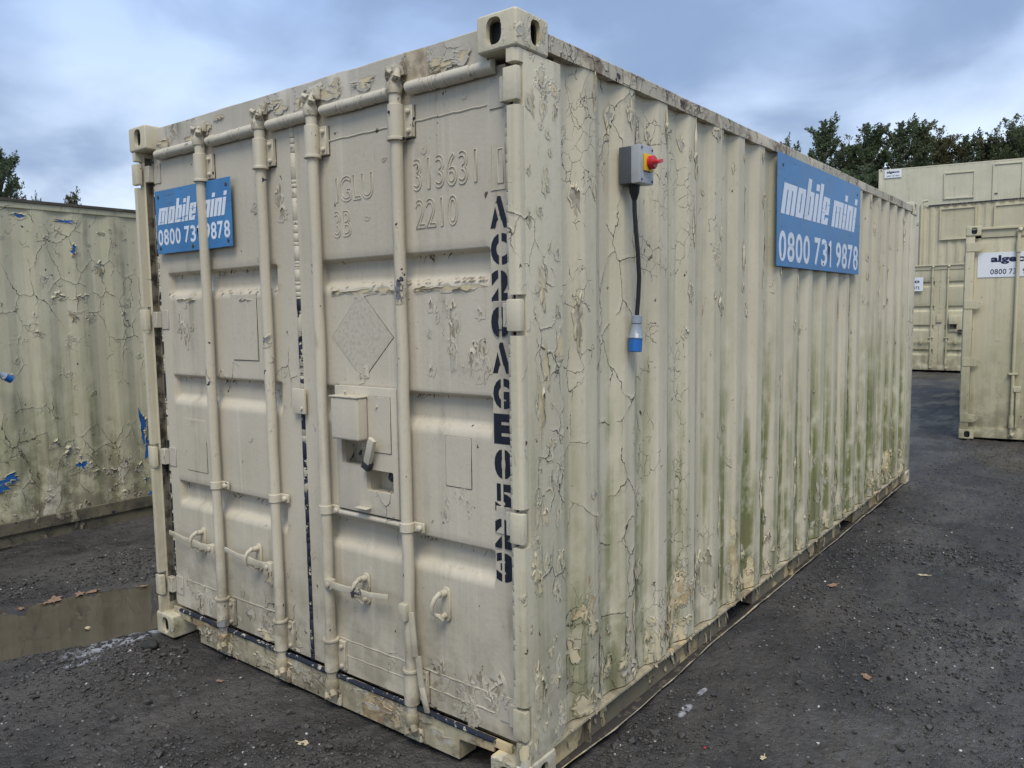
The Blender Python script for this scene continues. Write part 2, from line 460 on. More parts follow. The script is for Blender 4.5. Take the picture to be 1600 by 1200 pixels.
class MB:
    def __init__(s):
        s.v, s.f = [], []

    def add(s, vs_, fs_):
        b = len(s.v)
        s.v.extend([tuple(q) for q in vs_])
        s.f.extend([tuple(i + b for i in f) for f in fs_])
        return s

    def box(s, x0, x1, y0, y1, z0, z1):
        return s.add([(x0, y0, z0), (x1, y0, z0), (x1, y1, z0), (x0, y1, z0), (x0, y0, z1), (x1, y0, z1), (x1, y1, z1), (x0, y1, z1)],
                     [(0, 3, 2, 1), (4, 5, 6, 7), (0, 1, 5, 4), (1, 2, 6, 5), (2, 3, 7, 6), (3, 0, 4, 7)])

    def obox(s, c, ax, ay, az):
        """box from its centre and three half-axis vectors"""
        c, ax, ay, az = map(Vector, (c, ax, ay, az))
        q = [c + i * ax + j * ay + k * az for k in (-1, 1) for (i, j) in ((-1, -1), (1, -1), (1, 1), (-1, 1))]
        return s.add(q, [(0, 3, 2, 1), (4, 5, 6, 7), (0, 1, 5, 4), (1, 2, 6, 5), (2, 3, 7, 6), (3, 0, 4, 7)])

    def tube(s, pts, rad, n=14, caps=True):
        pts = [Vector(q) for q in pts]
        if isinstance(rad, (int, float)):
            rad = [rad] * len(pts)
        b = len(s.v)
        ref = None
        for i, q in enumerate(pts):
            d = (pts[min(i + 1, len(pts) - 1)] - pts[max(i - 1, 0)])
            if d.length < 1e-9:
                d = Vector((0, 0, 1))
            d.normalize()
            if ref is None:
                ref = Vector((1, 0, 0)) if abs(d.x) < 0.9 else Vector((0, 1, 0))
            a = (ref - d * ref.dot(d)).normalized()
            ref = a
            c = d.cross(a)
            for k in range(n):
                t = 2 * math.pi * k / n
                s.v.append(tuple(q + (a * math.cos(t) + c * math.sin(t)) * rad[i]))
        for i in range(len(pts) - 1):
            for k in range(n):
                k2 = (k + 1) % n
                s.f.append((b + i * n + k, b + i * n + k2, b + (i + 1) * n + k2, b + (i + 1) * n + k))
        if caps:
            s.f.append(tuple(b + k for k in reversed(range(n))))
            e = b + (len(pts) - 1) * n
            s.f.append(tuple(e + k for k in range(n)))
        return s

    def prism(s, poly, axis, a0, a1):
        """extrude a 2-D polygon along x, y or z"""
        def mk(p, a):
            return {'x': (a, p[0], p[1]), 'y': (p[0], a, p[1]), 'z': (p[0], p[1], a)}[axis]
        n = len(poly)
        vs_ = [mk(p, a0) for p in poly] + [mk(p, a1) for p in poly]
        fs_ = [tuple(range(n)), tuple(reversed(range(n, 2 * n)))]
        fs_ += [(i, i + n, (i + 1) % n + n, (i + 1) % n) for i in range(n)]
        return s.add(vs_, fs_)

    def mesh(s, name, bevel=0.0, seg=2, smooth=40):
        me = bpy.data.meshes.new(name)
        me.from_pydata(s.v, [], s.f)
        bm = bmesh.new()
        bm.from_mesh(me)
        bmesh.ops.recalc_face_normals(bm, faces=bm.faces)
        if bevel > 0:
            es = [e for e in bm.edges if len(e.link_faces) == 2 and e.calc_face_angle(0) > R(35)]
            bmesh.ops.bevel(bm, geom=es, offset=bevel, segments=seg, profile=0.6, affect='EDGES', clamp_overlap=True)
        bm.to_mesh(me)
        bm.free()
        if smooth:
            me.polygons.foreach_set('use_smooth', [True] * len(me.polygons))
            me.set_sharp_from_angle(angle=R(smooth))
        return me

    def build(s, name, mat, parent=None, bevel=0.0, seg=2, smooth=40):
        me = s.mesh(name, bevel, seg, smooth)
        me.materials.append(M[mat])
        return link(bpy.data.objects.new(name, me), parent)


def mesh_obj(name, me, mat, parent=None):
    if mat and not me.materials:
        me.materials.append(M[mat])
    return link(bpy.data.objects.new(name, me), parent)


def np_mesh(name, v, f, smooth=True):
    """v: (n,3), f: (m,k) with one k"""
    me = bpy.data.meshes.new(name)
    v = np.asarray(v, np.float32)
    f = np.asarray(f, np.int32)
    me.vertices.add(len(v))
    me.vertices.foreach_set('co', v.ravel())
    me.loops.add(f.size)
    me.loops.foreach_set('vertex_index', f.ravel())
    me.polygons.add(len(f))
    me.polygons.foreach_set('loop_start', np.arange(0, f.size, f.shape[1], dtype=np.int32))
    me.polygons.foreach_set('use_smooth', np.full(len(f), smooth, bool))
    me.update(calc_edges=True)
    me.validate()
    return me


def grid_faces(nu, nv, flip=False):
    i, j = np.meshgrid(np.arange(nu - 1), np.arange(nv - 1), indexing='ij')
    a = i * nv + j
    q = np.stack([a, a + nv, a + nv + 1, a + 1], -1).reshape(-1, 4)
    return q[:, ::-1] if flip else q


_lat = rng.random((128, 128)).astype(np.float64)


def vnoise(x, y, s=1.0, ox=0.0):
    x = np.asarray(x) * s + ox + 37.3
    y = np.asarray(y) * s + ox * 1.7 + 11.9
    xi, yi = np.floor(x).astype(int), np.floor(y).astype(int)
    fx, fy = x - xi, y - yi
    fx, fy = fx * fx * (3 - 2 * fx), fy * fy * (3 - 2 * fy)
    g = lambda a, b: _lat[a % 128, b % 128]
    return (g(xi, yi) * (1 - fx) + g(xi + 1, yi) * fx) * (1 - fy) + (g(xi, yi + 1) * (1 - fx) + g(xi + 1, yi + 1) * fx) * fy


def fbm(x, y, s=1.0, o=4, ox=0.0):
    r, a, t = 0.0, 1.0, 0.0
    for k in range(o):
        r = r + a * vnoise(x, y, s * 2 ** k, ox + k * 5.1)
        t += a
        a *= 0.5
    return r / t


def boolean(me, cutters):
    """subtract cutter meshes from me and return the new mesh"""
    o = bpy.data.objects.new('tmp', me)
    COL.objects.link(o)
    tmp = []
    for c in cutters:
        co = bpy.data.objects.new('tmpc', c)
        COL.objects.link(co)
        tmp.append(co)
        md = o.modifiers.new('b', 'BOOLEAN')
        md.operation = 'DIFFERENCE'
        md.solver = 'EXACT'
        md.object = co
    dg = bpy.context.evaluated_depsgraph_get()
    new = bpy.data.meshes.new_from_object(o.evaluated_get(dg), depsgraph=dg)
    for q in tmp + [o]:
        d = q.data
        bpy.data.objects.remove(q)
        bpy.data.meshes.remove(d)
    new.polygons.foreach_set('use_smooth', [True] * len(new.polygons))
    new.set_sharp_from_angle(angle=R(35))
    return new


def text_mesh(name, s, w, h, depth=0.0006, bold=0.0, shear=0.0, outline=0.0, mat=None, slit=None):
    """lettering as a flat mesh in the xz-plane facing -y, fitted into w x h from its lower left corner"""
    cu = bpy.data.curves.new(name, 'FONT')
    cu.body = s
    cu.offset = bold
    cu.shear = shear
    cu.resolution_u = 4
    if outline > 0:
        cu.fill_mode = 'NONE'
        cu.bevel_depth = outline
        cu.bevel_resolution = 1
    o = bpy.data.objects.new('tmp', cu)
    COL.objects.link(o)
    dg = bpy.context.evaluated_depsgraph_get()
    me = bpy.data.meshes.new_from_object(o.evaluated_get(dg), depsgraph=dg)
    bpy.data.objects.remove(o)
    bpy.data.curves.remove(cu)
    n = len(me.vertices)
    co = np.empty(n * 3)
    me.vertices.foreach_get('co', co)
    co = co.reshape(-1, 3)
    lo, hi = co.min(0), co.max(0)
    sx, sz = w / (hi[0] - lo[0]), h / (hi[1] - lo[1])
    q = np.stack([(co[:, 0] - lo[0]) * sx, -co[:, 2] * sz if outline > 0 else co[:, 2] * 0.0, (co[:, 1] - lo[1]) * sz], 1)
    me.vertices.foreach_set('co', q.ravel())
    me.update()
    if slit:
        bm = bmesh.new()
        bm.from_mesh(me)
        for (cx, ang, hw) in slit:
            nv = Vector((math.cos(ang), 0, math.sin(ang)))
            for sg in (-1, 1):
                bmesh.ops.bisect_plane(bm, geom=bm.verts[:] + bm.edges[:] + bm.faces[:], plane_co=Vector((cx, 0, h / 2)) + nv * hw * sg, plane_no=nv)
            kill = [f for f in bm.faces if abs((f.calc_center_median() - Vector((cx, 0, h / 2))).dot(nv)) < hw]
            bmesh.ops.delete(bm, geom=kill, context='FACES')
        bm.to_mesh(me)
        bm.free()
    me.materials.clear()
    if mat:
        me.materials.append(M[mat])
    return me


def number_meshes(name, s, w, h, bold, mat):
    """telephone number set glyph by glyph, the 1 with its flag; one mesh for each group of digits"""
    adv = [0.50 if ch == ' ' else (0.74 if ch == '1' else 1.0) for ch in s]
    k = w / (sum(adv) - 0.12)
    out, bm, x = [], bmesh.new(), 0.0

    def close(bm):
        me = bpy.data.meshes.new(name)
        bmesh.ops.triangulate(bm, faces=[f for f in bm.faces if len(f.verts) > 4])
        bm.to_mesh(me)
        bm.free()
        me.materials.append(M[mat])
        out.append(me)
    for ch, a in zip(s, adv):
        if ch == ' ':
            close(bm)
            bm = bmesh.new()
        elif ch == '1':
            cw, t = 0.50 * k, 0.22 * k
            vs_ = [bm.verts.new((x + q[0], 0, q[1])) for q in ((cw - t, 0), (cw, 0), (cw, h), (cw - t * 0.75, h), (0, h * 0.82), (0, h * 0.66), (cw - t, h * 0.76))]
            bm.faces.new(vs_)
        else:
            me = text_mesh('tmp', ch, 0.86 * k, h, bold=bold)
            me.transform(Matrix.Translation((x, 0, 0)))
            bm.from_mesh(me)
            bpy.data.meshes.remove(me)
        x += a * k
    close(bm)
    return out


# ------------------------------------------------------------------ ground
def sstep(v, a, b):
    t = np.clip((np.asarray(v, float) - a) / (b - a), 0, 1)
    return t * t * (3 - 2 * t)


PUD = (-0.66, -0.35)


def pud_r(x, y):
    """1 at the rim of the puddle, smaller inside"""
    a = R(-17)
    dx, dy = x - PUD[0], y - PUD[1]
    u = dx * math.cos(a) + dy * math.sin(a)
    v = -dx * math.sin(a) + dy * math.cos(a)
    return np.sqrt((u / 0.40) ** 2 + (v / 1.55) ** 2) + 0.30 * (fbm(x, y, 2.6, 3) - 0.5)


def ground_z(x, y, fine=True):
    x, y = np.asarray(x, float), np.asarray(y, float)
    z = 0.05 * sstep(y, 6, 19) + 0.05 * sstep(y, 18, 30)
    near = 1 - sstep(np.hypot(x - 2, y - 4), 14, 26)
    dz = 0.034 * (fbm(x, y, 0.55, 3, 3.0) - 0.5) + 0.026 * (fbm(x, y, 2.3, 4, 9.0) - 0.5)
    if fine:
        dz = dz + 0.026 * (fbm(x, y, 9.0, 3, 1.0) - 0.5) + 0.012 * (vnoise(x, y, 38.0, 2.0) - 0.5)
    under = sstep(x, -0.10, 0.02) * sstep(x, 2.50, 2.44) if False else 0
    z = z - 0.008 + dz * near
    r = pud_r(x, y)
    k = 1 - sstep(r, 0.72, 1.25)
    return z * (1 - k) + (-0.05) * k


def axis_lines(lo, hi, step, far):
    a = list(np.arange(lo, hi + 1e-6, step))
    s, v = step, a[-1]
    while v < far:
        s *= 1.22
        v += s
        a.append(v)
    s, v = step, a[0]
    while v > -far:
        s *= 1.22
        v -= s
        a.insert(0, v)
    return np.array(a)


gx, gy = axis_lines(-2.6, 5.6, 0.026, 400), axis_lines(-1.9, 8.6, 0.028, 400)
GX, GY = np.meshgrid(gx, gy, indexing='ij')
gme = np_mesh('ground', np.stack([GX, GY, ground_z(GX, GY)], -1).reshape(-1, 3), grid_faces(len(gx), len(gy)))


def ground_mat():
    s = NT('ground')
    n1 = s.noise(s.P, 0.7, 4, 0.55)
    n2 = s.noise(s.P, 4.0, 5, 0.6)
    n3 = s.noise(s.P, 34.0, 4, 0.62)
    n4 = s.noise(s.P, 130.0, 3, 0.6)
    c = s.mix(s.ss(n2, 0.32, 0.68), (0.034, 0.0305, 0.027), (0.068, 0.060, 0.052))
    c = s.mix(s.m('MULTIPLY', s.ss(n1, 0.5, 0.68), 0.55), c, (0.105, 0.091, 0.074))
    c = s.mix(s.m('MULTIPLY', s.ss(n3, 0.42, 0.70), 0.6), c, (0.016, 0.0155, 0.016))
    pt = s.noise(s.vmul(s.P, (1.6, 0.7, 1)), 1.0, 6, 0.65, 0.6)
    c = s.mix(s.m('MULTIPLY', s.ss(pt, 0.46, 0.60), 0.8), c, (0.092, 0.083, 0.073))
    c = s.mix(s.m('MULTIPLY', s.ss(pt, 0.34, 0.45, 1.0, 0.0), 0.8), c, (0.022, 0.020, 0.018))
    v = s.voro(s.P, 60.0, 'F1', 'Color')
    sv = s.node('ShaderNodeSeparateColor')
    s.link(v, sv.inputs[0])
    c = s.mix(s.m('MULTIPLY', sv.outputs[0], 0.35), c, (0.022, 0.021, 0.021))
    chip = s.m('MULTIPLY', s.m('GREATER_THAN', sv.outputs[1], 0.982), s.m('LESS_THAN', s.voro(s.P, 60.0, 'F1', 'Distance'), 0.36))
    c = s.mix(s.m('MULTIPLY', chip, 0.8), c, (0.26, 0.25, 0.24))
    # film of standing water in the low spots: smooth, so it mirrors the sky
    stretched = s.vmul(s.P, (1.0, 0.45, 1.0))
    wet = s.ss(s.noise(stretched, 1.6, 7, 0.72), 0.45, 0.60)
    sepz = s.ss(s.z, -0.020, -0.006, 1.0, 0.0)
    far = s.m('ADD', s.m('MULTIPLY', s.ss(s.y, 4.5, 8.0), 0.6), s.m('MULTIPLY', s.ss(s.x, 2.7, 3.3), 0.75))
    film = s.m('MULTIPLY', wet, s.m('ADD', s.m('MULTIPLY', sepz, 0.45), s.m('MULTIPLY', far, 1.15)), True)
    # damp rim of the puddle and the row of small pools along the rail
    def blob(cx, cy, rx, ry, edge):
        u = s.m('DIVIDE', s.m('SUBTRACT', s.x, cx), rx)
        w = s.m('DIVIDE', s.m('SUBTRACT', s.y, cy), ry)
        d = s.m('SQRT', s.m('ADD', s.m('MULTIPLY', u, u), s.m('MULTIPLY', w, w)))
        d = s.m('ADD', d, s.m('MULTIPLY', s.m('SUBTRACT', s.noise(s.P, 7.0, 4, 0.65), 0.5), 1.5))
        return s.ss(d, 1.0 - edge, 1.0, 1.0, 0.0)
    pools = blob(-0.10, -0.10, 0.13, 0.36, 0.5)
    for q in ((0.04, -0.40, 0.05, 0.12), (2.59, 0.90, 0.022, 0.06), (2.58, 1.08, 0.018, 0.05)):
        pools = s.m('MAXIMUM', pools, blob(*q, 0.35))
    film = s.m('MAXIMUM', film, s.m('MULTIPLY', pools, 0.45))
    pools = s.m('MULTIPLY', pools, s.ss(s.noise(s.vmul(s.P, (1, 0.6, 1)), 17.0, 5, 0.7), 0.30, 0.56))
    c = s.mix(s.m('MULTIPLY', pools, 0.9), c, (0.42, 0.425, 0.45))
    damp = s.ss(s.z, -0.024, -0.008, 1.0, 0.0)
    film = s.m('MAXIMUM', film, s.m('MULTIPLY', damp, 0.7))
    c = s.mix(s.m('MULTIPLY', damp, 0.6), c, (0.020, 0.018, 0.016))
    rough = s.m('ADD', s.m('MULTIPLY', film, -0.48), s.m('ADD', 0.54, s.m('MULTIPLY', n3, 0.16)), True)
    h = s.m('ADD', s.m('MULTIPLY', n3, 1.0), s.m('MULTIPLY', n4, 0.45))
    lump = s.noise(s.P, 14.0, 4, 0.6)
    h = s.m('ADD', h, s.m('MULTIPLY', lump, 1.2))
    h = s.m('MULTIPLY', h, s.m('SUBTRACT', 1.0, s.m('MULTIPLY', film, 0.45)))
    h = s.m('ADD', h, s.m('MULTIPLY', n2, 0.6))
    M['ground'] = s.finish(c, rough, s.bump(h, 0.020, 1.0), 0.0, 0.5)
    s = NT('puddle_water')
    n = s.noise(s.P, 3.0, 4, 0.6)
    c = s.mix(s.ss(n, 0.35, 0.65), (0.060, 0.050, 0.036), (0.076, 0.063, 0.046))
    M['puddle_water'] = s.finish(c, 0.04, s.bump(s.noise(s.P, 5.0, 2, 0.5), 0.004, 0.15), 0, 0.5)


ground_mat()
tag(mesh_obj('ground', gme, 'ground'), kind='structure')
# muddy water, a sheet that fills the hollow
wx, wy = np.arange(-1.75, 0.45, 0.05), np.arange(-2.2, 1.9, 0.05)
WX, WY = np.meshgrid(wx, wy, indexing='ij')
wf = grid_faces(len(wx), len(wy))
pr = pud_r(WX, WY).ravel()
wf = wf[(pr[wf] < 1.16).all(1)]
pm_ = np_mesh('puddle', np.stack([WX, WY, np.full_like(WX, -0.021)], -1).reshape(-1, 3), wf)
bm_ = bmesh.new()
bm_.from_mesh(pm_)
bmesh.ops.delete(bm_, geom=[q for q in bm_.verts if not q.link_faces], context='VERTS')
bm_.to_mesh(pm_)
bm_.free()
tag(mesh_obj('puddle', pm_, 'puddle_water'), kind='structure')

# loose chippings
def stone_variants(k):
    out = []
    for i in range(k):
        bm = bmesh.new()
        bmesh.ops.create_icosphere(bm, subdivisions=1, radius=1.0)
        co = np.array([q.co[:] for q in bm.verts])
        fa = np.array([[q.index for q in f.verts] for f in bm.faces])
        bm.free()
        co = co * (0.72 + 0.5 * rng.random((len(co), 1))) * np.array([1.0, 0.75 + 0.4 * rng.random(), 0.5 + 0.3 * rng.random()])
        out.append((co, fa))
    return out


def scatter(name, pts, sizes, mat, kind='stuff', zsink=0.25):
    var = stone_variants(6)
    V, Fc, b = [], [], 0
    for i, ((x, y), r) in enumerate(zip(pts, sizes)):
        co, fa = var[i % 6]
        a = rng.random() * 6.28
        c, s_ = math.cos(a), math.sin(a)
        q = co * r
        q = np.stack([q[:, 0] * c - q[:, 1] * s_ + x, q[:, 0] * s_ + q[:, 1] * c + y, q[:, 2]], 1)
        V.append(q)
        Fc.append(fa + b)
        b += len(co)
    V = np.concatenate(V)
    pz = ground_z(np.array([p[0] for p in pts]), np.array([p[1] for p in pts]))
    V[:, 2] += np.repeat(pz + np.array(sizes) * zsink, 12)
    me = np_mesh(name, V, np.concatenate(Fc), False)
    return tag(mesh_obj(name, me, mat), kind=kind)


def ok_spot(x, y):
    if -0.02 < x < 2.47 and -0.02 < y < 6.1:
        return False
    return x > -2.4 and pud_r(np.array(x), np.array(y)) > 1.12


def spots(n, x0, x1, y0, y1, clump=0.5):
    out = []
    while len(out) < n:
        x, y = random.uniform(x0, x1), random.uniform(y0, y1)
        if ok_spot(x, y) and random.random() < 0.15 + 1.6 * max(0, float(vnoise(x, y, 2.2, 4.0)) - 0.35 * clump):
            out.append((x, y))
    return out


def stone_mat(name, a, b, rough=0.6):
    s = NT(name)
    v = s.noise(s.P, 45.0, 2, 0.5)
    M[name] = s.finish(s.mix(s.ss(v, 0.3, 0.7), a, b), rough, s.bump(s.noise(s.P, 160, 3), 0.002, 0.6), 0, 0.5)


stone_mat('chipping', (0.022, 0.0205, 0.019), (0.078, 0.071, 0.063), 0.5)
stone_mat('white_chip', (0.30, 0.29, 0.27), (0.55, 0.53, 0.50))
near_ = spots(9000, -1.6, 2.6, -1.9, 0.9, 0.9) + spots(10000, 2.45, 5.0, -1.4, 4.0, 0.9) + spots(4500, 2.45, 5.4, 3.0, 9.0) + spots(1500, -2.3, 0.0, -1.0, 2.5)
scatter('loose_chippings', near_, [random.choice((0.004, 0.005, 0.006, 0.007, 0.009)) * random.uniform(0.8, 1.3) for _ in near_], 'chipping')
big_ = spots(700, -1.6, 2.6, -1.9, 0.6, 1.1) + spots(800, 2.5, 5.0, -1.2, 5.0, 1.1)
scatter('coarse_chippings', big_, [0.008 + 0.014 * random.random() ** 2 for _ in big_], 'chipping')
wh_ = spots(190, -1.6, 2.6, -1.9, 0.9) + spots(230, 2.5, 5.0, -1.2, 5.0)
scatter('pale_chippings', wh_, [random.uniform(0.0035, 0.0075) for _ in wh_], 'white_chip')


# ------------------------------------------------------------------ shared container pieces
def casting_mesh(sx, sy, sz):
    """ISO corner casting 162 x 178 x 118 with an oval hole in its outer faces; (sx, sy, sz) points outwards; corner at the origin"""
    m = MB().box(-0.162, 0, -0.178, 0, -0.118, 0).mesh('corner_casting', 0.014, 3)
    def oval(axis, a, b, hw, hh, d):
        n = 20
        poly = [(a + hw * math.copysign(abs(math.cos(t)) ** 0.7, math.cos(t)), b + hh * math.copysign(abs(math.sin(t)) ** 0.7, math.sin(t)))
                for t in [2 * math.pi * (k + 0.5) / n for k in range(n)]]
        return MB().prism(poly, axis, -d, 0.02).mesh('c', 0, 1, 0)
    m = boolean(m, [oval('y', -0.089, -0.057, 0.031, 0.042, 0.07), oval('x', -0.102, -0.057, 0.027, 0.040, 0.07), oval('z', -0.086, -0.098, 0.030, 0.052, 0.05),
                    MB().box(-0.146, -0.016, -0.162, -0.018, -0.104, -0.014).mesh('c', 0, 1, 0)])
    m.transform(Matrix.Diagonal((sx, sy, sz, 1)))
    if sx * sy * sz < 0:
        m.flip_normals()
    m.update()
    return m


CAST = {}
for _sx in (-1, 1):
    for _sy in (-1, 1):
        for _sz in (-1, 1):
            CAST[(_sx, _sy, _sz)] = casting_mesh(_sx, _sy, _sz)


def add_castings(root, W, L, H, mat, hole_shade=False):
    for sx in (-1, 1):
        for sy in (-1, 1):
            for sz in (-1, 1):
                me = CAST[(sx, sy, sz)].copy()
                me.materials.clear()
                me.materials.append(M[mat])
                o = link(bpy.data.objects.new('corner_casting', me), root)
                o.location = (W if sx > 0 else 0, L if sy > 0 else 0, H if sz > 0 else 0)
                if hole_shade:  # added dark block, its colour stands in for shade inside the holes
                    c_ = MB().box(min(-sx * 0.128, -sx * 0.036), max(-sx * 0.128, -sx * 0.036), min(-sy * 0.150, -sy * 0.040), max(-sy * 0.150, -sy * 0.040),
                                  min(-sz * 0.100, -sz * 0.0165), max(-sz * 0.100, -sz * 0.0165)).build('casting_hole_shade', 'steel_dark', o, 0.01, 2)


PITCH, CREST, SLOPE = 0.2825, 0.076, 0.068
CORR_D = 0.029


def corr(y, first_end=0.476, d=CORR_D):
    """depth of the corrugation at y, 0 on a crest"""
    t = (np.asarray(y, float) - (first_end - CREST)) % PITCH
    r = np.where(t < CREST, 0.0, np.where(t < CREST + SLOPE, (t - CREST) / SLOPE,
                 np.where(t < PITCH - SLOPE, 1.0, (PITCH - t) / SLOPE)))
    return r * d


def wall_lines(y0, y1, first_end=0.476):
    br = []
    k = -3
    while first_end + k * PITCH - CREST < y1 + 1:
        e = first_end + k * PITCH
        for b in (e - CREST, e, e + SLOPE, e + PITCH - CREST - SLOPE):
            br += [b - 0.007, b - 0.002, b + 0.002, b + 0.007]
        k += 1
    br = [b for b in br if y0 < b < y1]
    return np.array([y0] + br + [y1])


def side_sheet(name, y0, y1, z0, z1, xout, sgn, d=CORR_D, dent=0.0025, nz=46, first=0.476):
    ys = wall_lines(y0, y1, first)
    zs = np.linspace(z0, z1, nz)
    Y, Z = np.meshgrid(ys, zs, indexing='ij')
    c = corr(Y, first, d)
    c = (c + corr(Y - 0.003, first, d) + corr(Y + 0.003, first, d)) / 3
    X = c + dent * 2 * (fbm(Y, Z, 1.7, 3, 5.0) - 0.5)
    X = xout - sgn * X
    me = np_mesh(name, np.stack([X, Y, Z], -1).reshape(-1, 3), grid_faces(len(ys), nz, sgn < 0))
    return me


def tears(specs, surf, mat, bare, parent, seed, lift=0.008):
    """places where the paint has come off: an irregular bare spot and, round it, a lip of paint that stands off the metal.
    specs: (a, b, half width, half height) in the wall's own two directions; surf(a, b) gives points and normals"""
    rg = np.random.default_rng(seed)
    n = 22
    th = np.arange(n) * 2 * np.pi / n
    PV, PF, LV, LF, pb, lb = [], [], [], [], 0, 0
    for a0, b0, w, h in specs:
        ph = rg.random(4) * 6.28
        r = 1 + 0.30 * np.sin(2 * th + ph[0]) + 0.22 * np.sin(3 * th + ph[1]) + 0.22 * np.sin(7 * th + ph[2]) + 0.85 * (rg.random(n) - 0.5)
        r = np.clip(r, 0.28, 1.9)
        l = np.clip(np.sin(th + ph[3]) * 0.6 + np.sin(2 * th + ph[0] * 2) * 0.5 + 0.25 + 0.6 * (rg.random(n) - 0.5), 0, 1.3) * lift * (0.4 + 0.9 * rg.random()) * min(1.0, (w + h) / 0.05)
        ca, sa = np.cos(th) * w * r, np.sin(th) * h * r
        p, q = surf(a0 + ca, b0 + sa)
        c, cn = surf(np.array([a0]), np.array([b0]))
        up0 = 0.0003 + 0.0007 * rg.random()                    # neighbours never share a plane
        PV.append(np.concatenate([c + cn * up0, p + q * up0]))
        PF.append(np.stack([np.zeros(n, int), 1 + np.arange(n), 1 + (np.arange(n) + 1) % n], 1) + pb)
        pb += n + 1
        wd = 0.005 + 0.012 * rg.random()
        nr_ = np.hypot(np.cos(th) * w, np.sin(th) * h) * r
        rings = []
        for k, (f, up) in enumerate(((1.0 - 0.25 * l / (lift + 1e-6) * 0.3, 1.0), (1.0 + 0.45 * wd / (nr_ + 1e-6), 0.45), (1.0 + wd / (nr_ + 1e-6), 0.0))):
            pp, qq = surf(a0 + ca * f, b0 + sa * f)
            rings.append(pp + qq * (0.0006 + up0 + l * up)[:, None])
        LV.append(np.concatenate(rings))
        i = np.arange(n)
        j = (i + 1) % n
        for k in range(2):
            LF.append(np.stack([k * n + i, (k + 1) * n + i, (k + 1) * n + j, k * n + j], 1) + lb)
        lb += 3 * n
    o1 = tag(mesh_obj('bare_spots', np_mesh('bare_spots', np.concatenate(PV), np.concatenate(PF), True), bare, parent), kind='stuff')
    o2 = tag(mesh_obj('paint_lips', np_mesh('paint_lips', np.concatenate(LV), np.concatenate(LF), False), mat, parent), kind='stuff')
    return o1, o2


def strips(specs, mat, parent, name):
    """short ragged shreds: (position, normal, hanging direction, width, length)"""
    V, Fc, b = [], [], 0
    for p, n, t, w, h in specs:
        p, n, t = Vector(p), Vector(n).normalized(), Vector(t).normalized()
        bb = n.cross(t)
        for k, f in enumerate((1.0, 0.8, 0.25)):
            for sg in (-1, 1):
                V.append(p + bb * (sg * w / 2 * f * random.uniform(0.6, 1.2)) + t * (h * k / 2) + n * (0.002 + 0.004 * k * random.random()))
        Fc += [(b, b + 1, b + 3, b + 2), (b + 2, b + 3, b + 5, b + 4)]
        b += 6
    me = np_mesh(name, np.array([q[:] for q in V]), np.array(Fc), True)
    return tag(mesh_obj(name, me, mat, parent), kind='stuff')


def door_sheet(name, x0, x1, px0, px1, z0, z1, yf, recs, thick=0.05, dep=0.036, dent=0.0018, step=0.035):
    """door leaf: frame and pressed panel with horizontal recesses, a height field closed by its edges"""
    prof = [(z0, 0.0)]
    for zt, zb in sorted(recs, key=lambda q: q[1]):
        prof += [(zb - 0.030, 0.0), (zb - 0.016, 0.0025), (zb - 0.004, 0.011), (zb + 0.012, 0.030), (zb + 0.024, dep),
                 (zt - 0.020, dep), (zt - 0.014, dep * 0.94), (zt - 0.006, 0.010), (zt, 0.0015), (zt + 0.004, 0.0)]
    prof.append((z1, 0.0))
    pz, py = np.array([q[0] for q in prof]), np.array([q[1] for q in prof])
    zs = np.unique(np.round(np.concatenate([pz, np.arange(z0, z1, step)]), 4))
    ex = [x0, px0 - 0.002, px0 + 0.002, px0 + 0.006, px0 + 0.012, px1 - 0.012, px1 - 0.006, px1 - 0.002, px1 + 0.002, x1]
    xs = np.unique(np.round(np.concatenate([ex, np.arange(x0, x1, step)]), 4))
    X, Z = np.meshgrid(xs, zs, indexing='ij')
    e = np.clip(np.minimum((X - px0) / 0.012, (px1 - X) / 0.012), 0, 1)
    Y = yf + np.interp(Z, pz, py) * e
    Y = Y + dent * 2 * (fbm(X, Z, 2.2, 3, 8.0) - 0.5) * np.clip(np.minimum((X - px0) / 0.05, (px1 - X) / 0.05), 0, 1)
    front = np.stack([X, Y, Z], -1).reshape(-1, 3)
    fa = grid_faces(len(xs), len(zs))
    nx, nz = len(xs), len(zs)
    idx = np.arange(nx * nz).reshape(nx, nz)
    rim = np.concatenate([idx[:, 0], idx[-1, 1:], idx[-2::-1, -1], idx[0, -2:0:-1]])
    back = front[rim] + np.array([0, thick, 0])
    back[:, 1] = yf + thick
    k = len(front)
    m = len(rim)
    a = np.arange(m)
    fr = np.stack([rim, k + a, k + (a + 1) % m, np.roll(rim, -1)], 1)
    me = np_mesh(name, np.concatenate([front, back]), np.concatenate([fa, fr]))
    me.set_sharp_from_angle(angle=R(50))
    return me


# ------------------------------------------------------------------ the container in front
W, L, H = 2.438, 6.058, 2.591
main = empty('shipping_container')
tag(main, 'large cream container with cracked peeling paint in the foreground, stencilled number beside its door', 'container')
add_castings(main, W, L, H, 'post_paint', True)
